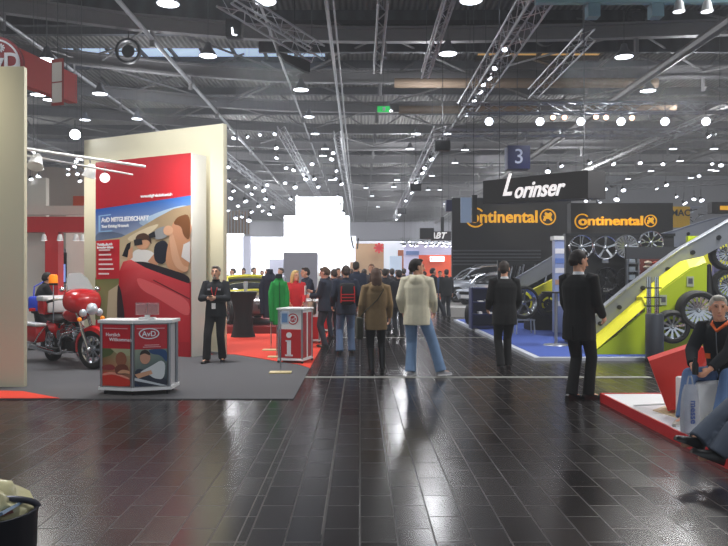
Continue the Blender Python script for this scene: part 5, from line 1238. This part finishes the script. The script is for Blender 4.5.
for (px, Y, Hh, rz, a, b, h, lab) in crowd:
    person(lab, at(px, Y), R(rz+random.uniform(-8,8)), Hh, .024, top=a, bottom=b, hair=h, hem=.18, bulk=1.1, face=abs(rz) > 90, group='visitors crowding the aisle')
far = [(233,27,1.86,'white shirted visitor at the left end behind the rally car',(210,212,220)),(243.5,29,1.9,'purple clad visitor behind the rally car',(120,60,130)),(254,28,1.9,'visitor in dark jacket just above the rally car roof',(50,50,64)),(262,29,1.84,'visitor in plum red jacket behind the rally car roof',(110,50,70)),
       (268,25,1.85,'visitor in black jacket bending over the rally car',(32,32,42)),(281,26,1.86,'visitor in pale grey jacket behind the green display jacket',(150,150,160))]
for px, Y, Hh, lab, c in far:
    person(lab, at(px, Y, .0), R(random.uniform(110,250)), Hh+random.uniform(-.14,.04), .024, top=c, bottom=(50,50,60), hair=(60,46,40), group='visitors behind the rally car', face=True)
bake()
# ------------------------------------------------------------------ distance: glowing booths
def bslab(name, label, cat, px0, px1, y0, y1, Y, m, dep=.4, floor=False, group=None):
    return slab(name, label, cat, X_(px0,Y), X_(px1,Y), Y, Y+dep, 0 if floor else Z_(y1,Y), Z_(y0,Y), m, group=group)
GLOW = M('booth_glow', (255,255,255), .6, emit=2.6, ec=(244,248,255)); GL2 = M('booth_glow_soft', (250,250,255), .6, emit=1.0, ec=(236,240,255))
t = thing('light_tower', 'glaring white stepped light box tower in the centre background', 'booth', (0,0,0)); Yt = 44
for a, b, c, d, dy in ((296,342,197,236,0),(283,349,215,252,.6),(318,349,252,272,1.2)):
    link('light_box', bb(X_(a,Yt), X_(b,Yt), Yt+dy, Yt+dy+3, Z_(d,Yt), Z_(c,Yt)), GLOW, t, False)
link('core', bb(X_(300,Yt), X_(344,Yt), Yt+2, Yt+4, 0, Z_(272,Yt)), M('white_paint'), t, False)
bslab('partition_panel', 'plain grey mauve panel below the glaring light tower', 'wall panel', 283.5, 317, 252.5, 300, 38, M('grey_mauve', (222,218,230), .6), floor=True)
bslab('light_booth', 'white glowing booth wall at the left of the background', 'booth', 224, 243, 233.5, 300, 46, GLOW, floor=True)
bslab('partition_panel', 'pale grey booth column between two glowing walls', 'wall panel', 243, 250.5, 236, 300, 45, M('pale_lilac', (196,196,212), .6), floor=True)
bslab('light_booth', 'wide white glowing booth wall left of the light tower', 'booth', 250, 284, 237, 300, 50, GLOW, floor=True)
bslab('partition_panel', 'pale lilac low wall between the glowing booths', 'wall panel', 269, 284, 259, 300, 48, M('pale_lilac'), floor=True)
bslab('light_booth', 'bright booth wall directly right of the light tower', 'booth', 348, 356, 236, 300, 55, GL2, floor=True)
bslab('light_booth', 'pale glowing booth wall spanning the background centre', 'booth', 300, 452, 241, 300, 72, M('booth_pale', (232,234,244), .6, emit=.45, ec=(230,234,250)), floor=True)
bslab('fascia', 'long pale fascia band across the far end of the hall', 'wall panel', 250, 470, 222, 240, 96, M('fascia_grey', (176,176,186), .7), dep=1, floor=False)
bslab('booth_block', 'light wood coloured booth wall in the background', 'booth', 355.5, 384, 243.5, 300, 52, M('wood_tan', (206,166,124), .6, noise=.08), floor=True)
bslab('booth_block', 'small darker tan booth block left of the wood coloured wall', 'booth', 345, 357, 262, 300, 50, M('tan_dark', (176,136,104), .6), floor=True)
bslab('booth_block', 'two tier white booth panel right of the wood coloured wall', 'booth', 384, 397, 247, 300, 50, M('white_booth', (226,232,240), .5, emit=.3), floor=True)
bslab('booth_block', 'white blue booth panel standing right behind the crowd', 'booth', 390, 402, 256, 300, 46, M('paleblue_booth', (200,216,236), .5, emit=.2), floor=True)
bslab('booth_block', 'small orange booth panel between the white panels', 'booth', 398, 404, 250, 300, 53, M('orange_booth', (206,110,60), .5), floor=True)
t = thing('booth_star', 'small red star shaped emblem beside the wood coloured wall', 'sign', P(379, 248, 51.5)); bm = BM()
for i in range(4): box(bm, (0,0,0), (.75,.06,.14), Matrix.Rotation(i*PI/4, 3, 'Y'))
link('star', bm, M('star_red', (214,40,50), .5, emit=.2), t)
t = thing('booth_sign', 'pale lilac booth band with a blue sign above the orange red booth', 'booth', (0,0,0))
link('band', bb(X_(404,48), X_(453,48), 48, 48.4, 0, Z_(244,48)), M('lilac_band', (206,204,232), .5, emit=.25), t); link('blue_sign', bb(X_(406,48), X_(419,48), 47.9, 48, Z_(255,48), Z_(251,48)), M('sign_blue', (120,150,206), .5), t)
t = thing('orange_booth', 'orange red booth wall with a small white sign', 'booth', (0,0,0))
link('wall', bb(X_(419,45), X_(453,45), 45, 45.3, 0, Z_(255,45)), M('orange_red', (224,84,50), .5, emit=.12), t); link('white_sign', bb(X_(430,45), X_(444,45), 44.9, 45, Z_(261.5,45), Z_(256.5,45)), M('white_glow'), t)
bm = BM(); 
for i in range(6): box(bm, (X_(431.5+i*2.1,45), 44.88, Z_(259,45)), (.07,.02,.18))
link('sign_lettering', bm, M('orange_red'), t, False)
t = thing('booth_sign', 'black hanging sign with small white lettering near the tower foot', 'sign', (0,0,0))
link('board', bb(X_(420,42), X_(434,42), 42, 42.3, Z_(239,42), Z_(228,42)), DK, t); link('board', bb(X_(432,42), X_(452,42), 42.4, 42.7, Z_(240,42), Z_(231,42)), M('dark_brown', (44,36,40), .6), t)
text('lettering', 'ABT', .5, M('letter_glow'), t, (X_(438,42), 42.3, Z_(235.5,42)), (PI/2,0,0), .01, .3, .01)
link('bracket', bb(X_(441,42), X_(444,42), 42, 42.2, Z_(232,42), Z_(217,42)), BK, t); link('suspension_wire', bb(X_(442,42), X_(442.5,42), 42.1, 42.12, Z_(217,42), 11.97), BK, t)
t = thing('signal_frame', 'small black open frame beside the fascia band', 'frame', P(355, 243, 44)); bm = BM()
tube(bm, [(-.25,0,.4),(-.1,0,-.3),(.15,0,-.35),(.2,0,.3)], .05, 6); link('frame', bm, BK, t)
random.seed(21)
for i in range(8):
    x = 226+3.1*i; bslab('banner', 'tall narrow tan banner high in the left background, '+['leftmost','second','third','fourth','fifth','sixth','seventh','rightmost'][i]+' of eight', 'banner', x, x+1.4, 211+random.uniform(-2,1), 234, 62, M('banner_tan', (150,118,88), .6), .1, group='tan banners in the left background')
# cluttered far booths under the tower's left
for i in range(26):
    x = random.uniform(398, 452); y = random.uniform(241, 249)
    spot_small = None
# ------------------------------------------------------------------ rigging
def truss(label, A, B, w_=.32, r=.022, bars=4, rr=.012, up=V(0,0,1), group=None, step=.5):
    A, B = Vector(A), Vector(B); t = thing('lighting_truss', label, 'truss', A, 0, group); d = B-A; L_ = d.length; s_, u_ = frame_of(d, up)
    cs = [s_*w_/2+u_*w_/2, -s_*w_/2+u_*w_/2, -s_*w_/2-u_*w_/2, s_*w_/2-u_*w_/2] if bars == 4 else [s_*w_/2, -s_*w_/2]
    bm = BM()
    for c in cs: cyl(bm, c, d+c, r, 6)
    link('chords', bm, M('truss_alu', (176,178,182), .35, .7), t)
    n = max(2, int(L_/step)); bm = BM()
    for i in range(n):
        a, b = d*(i/n), d*((i+1)/n)
        for q in range(len(cs) if bars == 4 else 1):
            c0, c1 = cs[q], cs[(q+1) % len(cs)]
            if i % 2: c0, c1 = c1, c0
            tube(bm, [a+c0, b+c1], rr, 4)
    link('lattice', bm, M('truss_alu'), t)
    for f in (.08, .92):
        bm = BM(); cyl(bm, d*f, d*f+V(0,0,11.9-(A+d*f).z), .012, 5); link('suspension_wire', bm, M('grey_metal'), t)
    return t
truss('long lighting truss with spotlights running down the right of the aisle', (3.8, 12, 7.5), (3.8, 26, 7.5), .5, .03)
truss('far continuation of the aisle lighting truss with black speakers', (3.35, 30, 7.5), (3.75, 76, 7.5), .5, .03, step=.8)
truss('slanting box truss hanging at the upper left of the ceiling', P(224, -4, 17), P(318, 54, 21), .42, .028)
truss('short bright truss hanging nearly vertical in view at the top centre', (.5, 15.5, 7.5), (.5, 20.9, 7.5), .2, .025)
truss('short bright truss right of the top centre one', (1.93, 15, 7.5), (1.93, 21.4, 7.5), .2, .025)
truss('short dull truss between the aisle truss and the grey duct', (5.72, 18, 7.55), (5.72, 23.8, 7.55), .3, .025)
truss('horizontal front truss carrying floodlights across the right side', P(462, 109, 22), P(760, 107, 22), .3, .025)
truss('second horizontal truss lower behind the floodlight truss', P(440, 133, 28), P(770, 132, 28), .25, .02)
truss('long thin truss on the left with small spotlights near the cream slab', (-7.0, 37, 7.7), (-4.5, 70, 6.4), .3, .02, step=.8)
truss('long thin truss with spotlights crossing the left background', (-3.3, 30, 7.6), (-2.9, 75, 7.2), .3, .02, step=.8)
truss('long thin truss with spotlights above the light tower', (-1.05, 33, 8.0), (-.9, 80, 7.6), .3, .02, step=.8)
truss('slanting truss at the far right above the black fascia', P(596, 165, 34), P(735, 108, 24), .3, .02, step=.7)
truss('lowest horizontal truss over the right stand', P(560, 190, 36), P(760, 180, 36), .25, .02)
# pale cyan beam at the top right edge, with boxes and lamps
t = thing('lighting_beam', 'pale cyan beam with hanging boxes along the top right edge', 'beam', (0,0,0)); Yb_ = 12
link('beam', bb(X_(536,Yb_), X_(770,Yb_), Yb_, Yb_+.12, Z_(2.5,Yb_), Z_(-2,Yb_)), M('cyan_beam', (150,186,196), .4), t)
for px in (593.5, 657): link('box', bb(X_(px-6,Yb_), X_(px+6,Yb_), Yb_-.05, Yb_+.15, Z_(17,Yb_), Z_(4,Yb_)), M('cyan_box', (130,160,176), .4), t)
for i, px in enumerate((679, 707)): spot_head(P(px, 7, Yb_), P(px, 60, Yb_), ['left','right'][i]+' one of the two white bell lamps under the pale cyan beam', hang=.1, sc=.75, m_glow='white_glow')
# exit sign, speakers, dark panels
t = thing('exit_sign', 'small green lit exit sign hanging under the ceiling', 'sign', P(383.5, 109, 30)); link('box', bb(-.26,.26,0,.08,-.12,.12), M('exit_green', (40,190,90), .4, emit=.8), t); link('pictogram', bb(-.04,.08,-.01,0,-.08,.08), WH, t)
bm = BM(); cyl(bm, (0,.04,.12), (0,.04,12-P(383.5,109,30).z), .01, 5); link('suspension_wire', bm, M('grey_metal'), t)
for i, (px, py, Y, a) in enumerate(((443,145,30,.42),(416,187,42,.42),(402,211,54,.42))):
    t = thing('loudspeaker', 'black loudspeaker under the aisle truss, '+['nearest of three','middle of three','farthest of three'][i], 'loudspeaker', P(px, py, Y)); link('cabinet', bb(-a*.75,a*.75,0,.4,-a/2,a/2,.02), BK, t); bm = BM(); cyl(bm, (0,.1,a/2), (0,.1,11.97-P(px,py,Y).z), .015, 6); link('bracket', bm, BK, t)
    bm = BM(); lathe(bm, [(0,-.012),(.14,-.012),(.14,0),(0,0)], ax='Y', n=16, closed=False); link('cone', bm, M('dark_metal'), t)
t = thing('dark_floodlight', 'dark box floodlight with small lit tube at the upper left', 'lamp', P(233, 28, 18)); link('housing', bb(-.2,.2,0,.4,-.2,.25,.03), BK, t); bm = BM(); tube(bm, [(-.02,-.03,-.0),(.0,-.03,-.17),(.1,-.03,-.19)], .02, 6); link('lit_tube', bm, M('lamp_glow'), t); bm = BM(); cyl(bm, (0,.2,.2), (0,.2,2.4), .02, 6); link('bracket', bm, M('grey_metal'), t)
t = thing('dark_projector', 'black tilted panel hanging from the slanting box truss', 'panel', P(295, 58, 21), R(15)); bm = BM(); prism(bm, [(-.5,.15),(.45,-.05),(.45,-.38),(.3,-.36),(-.3,-.1)], 0, .15, 'Y'); link('panel', bm, BK, t, False); bm = BM(); cyl(bm, (0,.05,.0), (0,.05,11.97-P(295,58,21).z), .012, 6); box(bm, (-.35,.05,.22), (.3,.2,.16)); link('mount', bm, M('dark_metal'), t)
for i, (px, py, Y) in enumerate(((129,52,26.5),(333,33,28),(545,35,28),(636,18,28),(333-70,20,28))):
    t = thing('round_vent', ['round ceiling vent above the cream panel','round ceiling vent at the top centre','round ceiling vent right of the aisle truss','round ceiling vent near the top right','round ceiling vent at the top left of centre'][i], 'vent', P(px, py, Y)+V(0,-.1,0))
    bm = BM(); lathe(bm, [(.38,-.08),(.46,-.08),(.46,.1),(.38,.1)], ax='Y', n=28); link('ring', bm, M('vent_dark', (44,46,50), .5), t); bm = BM(); lathe(bm, [(0,-.02),(.2,-.06),(.24,.0),(0,.02)], ax='Y', n=20, closed=False); link('cone', bm, M('vent_dark'), t); bm = BM(); cyl(bm, (0,.05,.4), (0,.05,11.97-P(px,py,Y).z), .02, 6); link('bracket', bm, M('vent_dark'), t); link('cross_bar', bb(-.4,.4,-.01,.02,-.02,.02), M('vent_dark'), t)

# ------------------------------------------------------------------ high bay lamps (glowing) and dark ones
def highbay():
    t = thing('highbay_lamp', 'x', 'lamp')
    bm = BM(); lathe(bm, [(0,.32),(.07,.32),(.1,.2),(.24,0),(.225,0),(.09,.18),(0,.18)], n=14, closed=False); link('reflector', bm, M('lamp_housing', (120,122,128), .4, .5), t)
    bm = BM(); lathe(bm, [(0,.0),(.215,.0),(.215,.02),(0,.02)], n=14, closed=False); link('glowing_lens', bm, M('lamp_glow'), t)
    bm = BM(); cyl(bm, (0,0,.32), (0,0,3.12), .009, 5); link('suspension_rod', bm, M('grey_metal'), t)
    return t
named = [(168,4,'glowing high bay lamp at the top edge above the cream slab'),(208,56,'glowing high bay lamp beside the bluish skylight'),(265,2,'glowing high bay lamp at the top edge left of centre'),(301,90,'glowing high bay lamp below the black tilted panel'),
         (309,117,'glowing high bay lamp second below the black tilted panel'),(448,54,'glowing high bay lamp between the short bright truss and the aisle truss'),(471,1,'glowing high bay lamp at the top edge beside the aisle truss'),
         (416,134,'glowing high bay lamp right below the exit sign, upper of two'),(410,149,'glowing high bay lamp right below the exit sign, lower of two'),(137,119,'glowing high bay lamp just above the top edge of the cream slab'),
         (100,94,'glowing high bay lamp right of the red banner'),(85,120,'glowing high bay lamp just above the dazzling floodlight'),(47,60,'glowing lamp at the top of the narrow white sign'),(38,95,'glowing lamp under the red banner, left one'),(49,100,'glowing lamp under the red banner, right one'),
         (624,57,'glowing high bay lamp beside the wide grey duct'),(648,91,'glowing high bay lamp below the wide grey duct')]
hb = highbay(); first = True
def put_lamp(px, py, dz, label, group, sc=1.0):
    global first
    Y = dz*F/(275-py); loc = P(px, py, Y)
    if first: o = hb; first = False; o.location = loc; o['label'] = label
    else: o = dup(hb, loc, None, label)
    if group: o['group'] = group
    elif 'group' in o: del o['group']
    o.scale = (sc,)*3
    return o
for px, py, lab in named: put_lamp(px, py, 7.3, lab, None, 1.35 if py < 100 else 1.1)
for px, py in ((397,180),(394,187),(564,133),(542,149),(673,149),(714,149),(680,161),(651,171),(596,179),(608,185),(628,179),(691,178),(711,170),(716,171),(315,134),(325,149),(323,156),(331,180),(447,134),(428,190),(440,190),(388,96+15),(465,150),(455,163),(432,176),(372,196),(378,207),(366,188),(445,204),(486,196)):
    put_lamp(px, py, 7.3, 'small glowing high bay lamp far down the hall ceiling', 'far high bay lamps on the hall ceiling')
# floodlights under the horizontal truss
for i, px in enumerate((489, 540, 581, 621, 665, 706)):
    spot_head(P(px, 121, 22), P(px-4, 275, 10), 'round floodlight under the horizontal front truss, '+['first','second','third','fourth','fifth','sixth'][i]+' from the left', hang=.6, sc=1.0, body='black')
for i, (px, py) in enumerate(((553,117),(564.5,117),(596,116.5),(606,117),(632,117.5))):
    o = spot_head(P(px, py, 24), P(px, 275, 12), 'small warm pinkish spotlight among the white floodlights, '+['leftmost','second','middle','fourth','rightmost'][i]+' of five', m_glow='warm_glow' if M('warm_glow', (255,210,180), .5, emit=3) else '', hang=.4, sc=.7, body='black', group='warm spotlights beside the front truss')
# truss spotlights
def mini(px, py, Y, grp, lab, sc=1.0):
    global ms
    loc = P(px, py, Y)
    if ms is None:
        ms = spot_head(loc, loc+V(.1,-.55,-.8), lab, hang=.4, sc=.8, body='dark_metal', group=grp); o = ms; sc = 1
        bm = BM(); cyl(bm, (0,0,.02), (0,0,1), .0035, 4); link('suspension_cable', bm, M('grey_metal'), o)
    else:
        o = dup(ms, loc, None, lab, grp); o.scale = (sc,)*3; o.rotation_euler = (0,0,random.uniform(-.8,.8))
    for c in kids(o):
        if c.name.startswith('suspension_cable'): c.scale = (1, 1, (11.97-loc.z)/sc)
    return o
ms = None
L1 = [(228,166),(229,180),(247,185),(255,187),(252,193),(263,189),(275,133),(276,147),(277,157),(286,167),(294,169),(285,182),(295,186),(297,196),(312,163),(314,178),(318,186),(333,152),(332,158),(336,170),(335,178),(341,183),(338,196),(340,205),(238,205),(245,200),(251,211),(258,205),(262,210),(236,217),(270,213),(231,197),(266,198),(242,216),(249,219),(291,198),(306,178),(343,212),(228,210),(247,136),(260,134),(234,137),(267,184),(273,206),(233,190)]
random.seed(4)
for px, py in L1: mini(px, py, random.uniform(32, 44), 'spotlights on the left hall trusses', 'small lit spotlight on the trusses in the upper left background', random.uniform(.8,1.15))
L2 = [(505,30+18),(495,67),(489,77),(483,84),(480,91),(474,100),(466,114),(468,103)]
for (px, py), od in zip(sorted(L2, key=lambda q: q[1]), ('first', 'second', 'third', 'fourth', 'fifth', 'sixth', 'seventh', 'eighth')):
    Y = 5.95*F/(275-py); mini(px, py, Y, 'spotlights on the near aisle truss', 'lit spotlight clamped on the near aisle truss, '+od+' from the top of the photo', .75)
for px, py in ((431,158),(422,172),(416,182),(425,167),(406,200),(399,214),(396,219),(411,192)):
    Y = 5.9*F/(275-py)*.92; mini(px, py, Y, 'spotlights on the far aisle truss', 'lit spotlight on the far part of the aisle truss', 1.1)
for px, py in ((589,162),(613,163),(640,162),(663,163),(561,165),(548,170),(699,115+60),(588,189),(605,188),(617,186+12),(656,188),(666,184),(676,196),(684,202),(694,198),(701,199),(586,200),(590,197),(598,202),(623,189),(712,163),(721,164),(708,125+10),(714,134)):
    mini(px, py, random.uniform(26, 36), 'spotlights over the right stand', 'small lit spotlight over the lime and black stands', random.uniform(.7,1.0))
for i in range(30):
    mini(402+i*1.7+random.uniform(-1,1), random.uniform(241, 246), random.uniform(43, 47), 'spotlights over the distant lilac booth', 'tiny lit spotlight on the rig over the distant lilac booth', .7)
for i in range(16):
    mini(random.uniform(29, 84), 150+random.uniform(0, 32), random.uniform(19.5, 22.5), 'spotlights over the red portal', 'tiny lit spotlight on the rig above the red portal frame', .55)
truss('short truss carrying tiny spotlights above the red portal frame', P(29, 158, 21), P(86, 168, 21), .2, .018)
truss('truss carrying tiny spotlights over the distant lilac booth', P(400, 241, 45), P(453, 242, 45), .3, .025, step=.7)
# hide nothing: update dependency graph
bpy.context.view_layer.update()
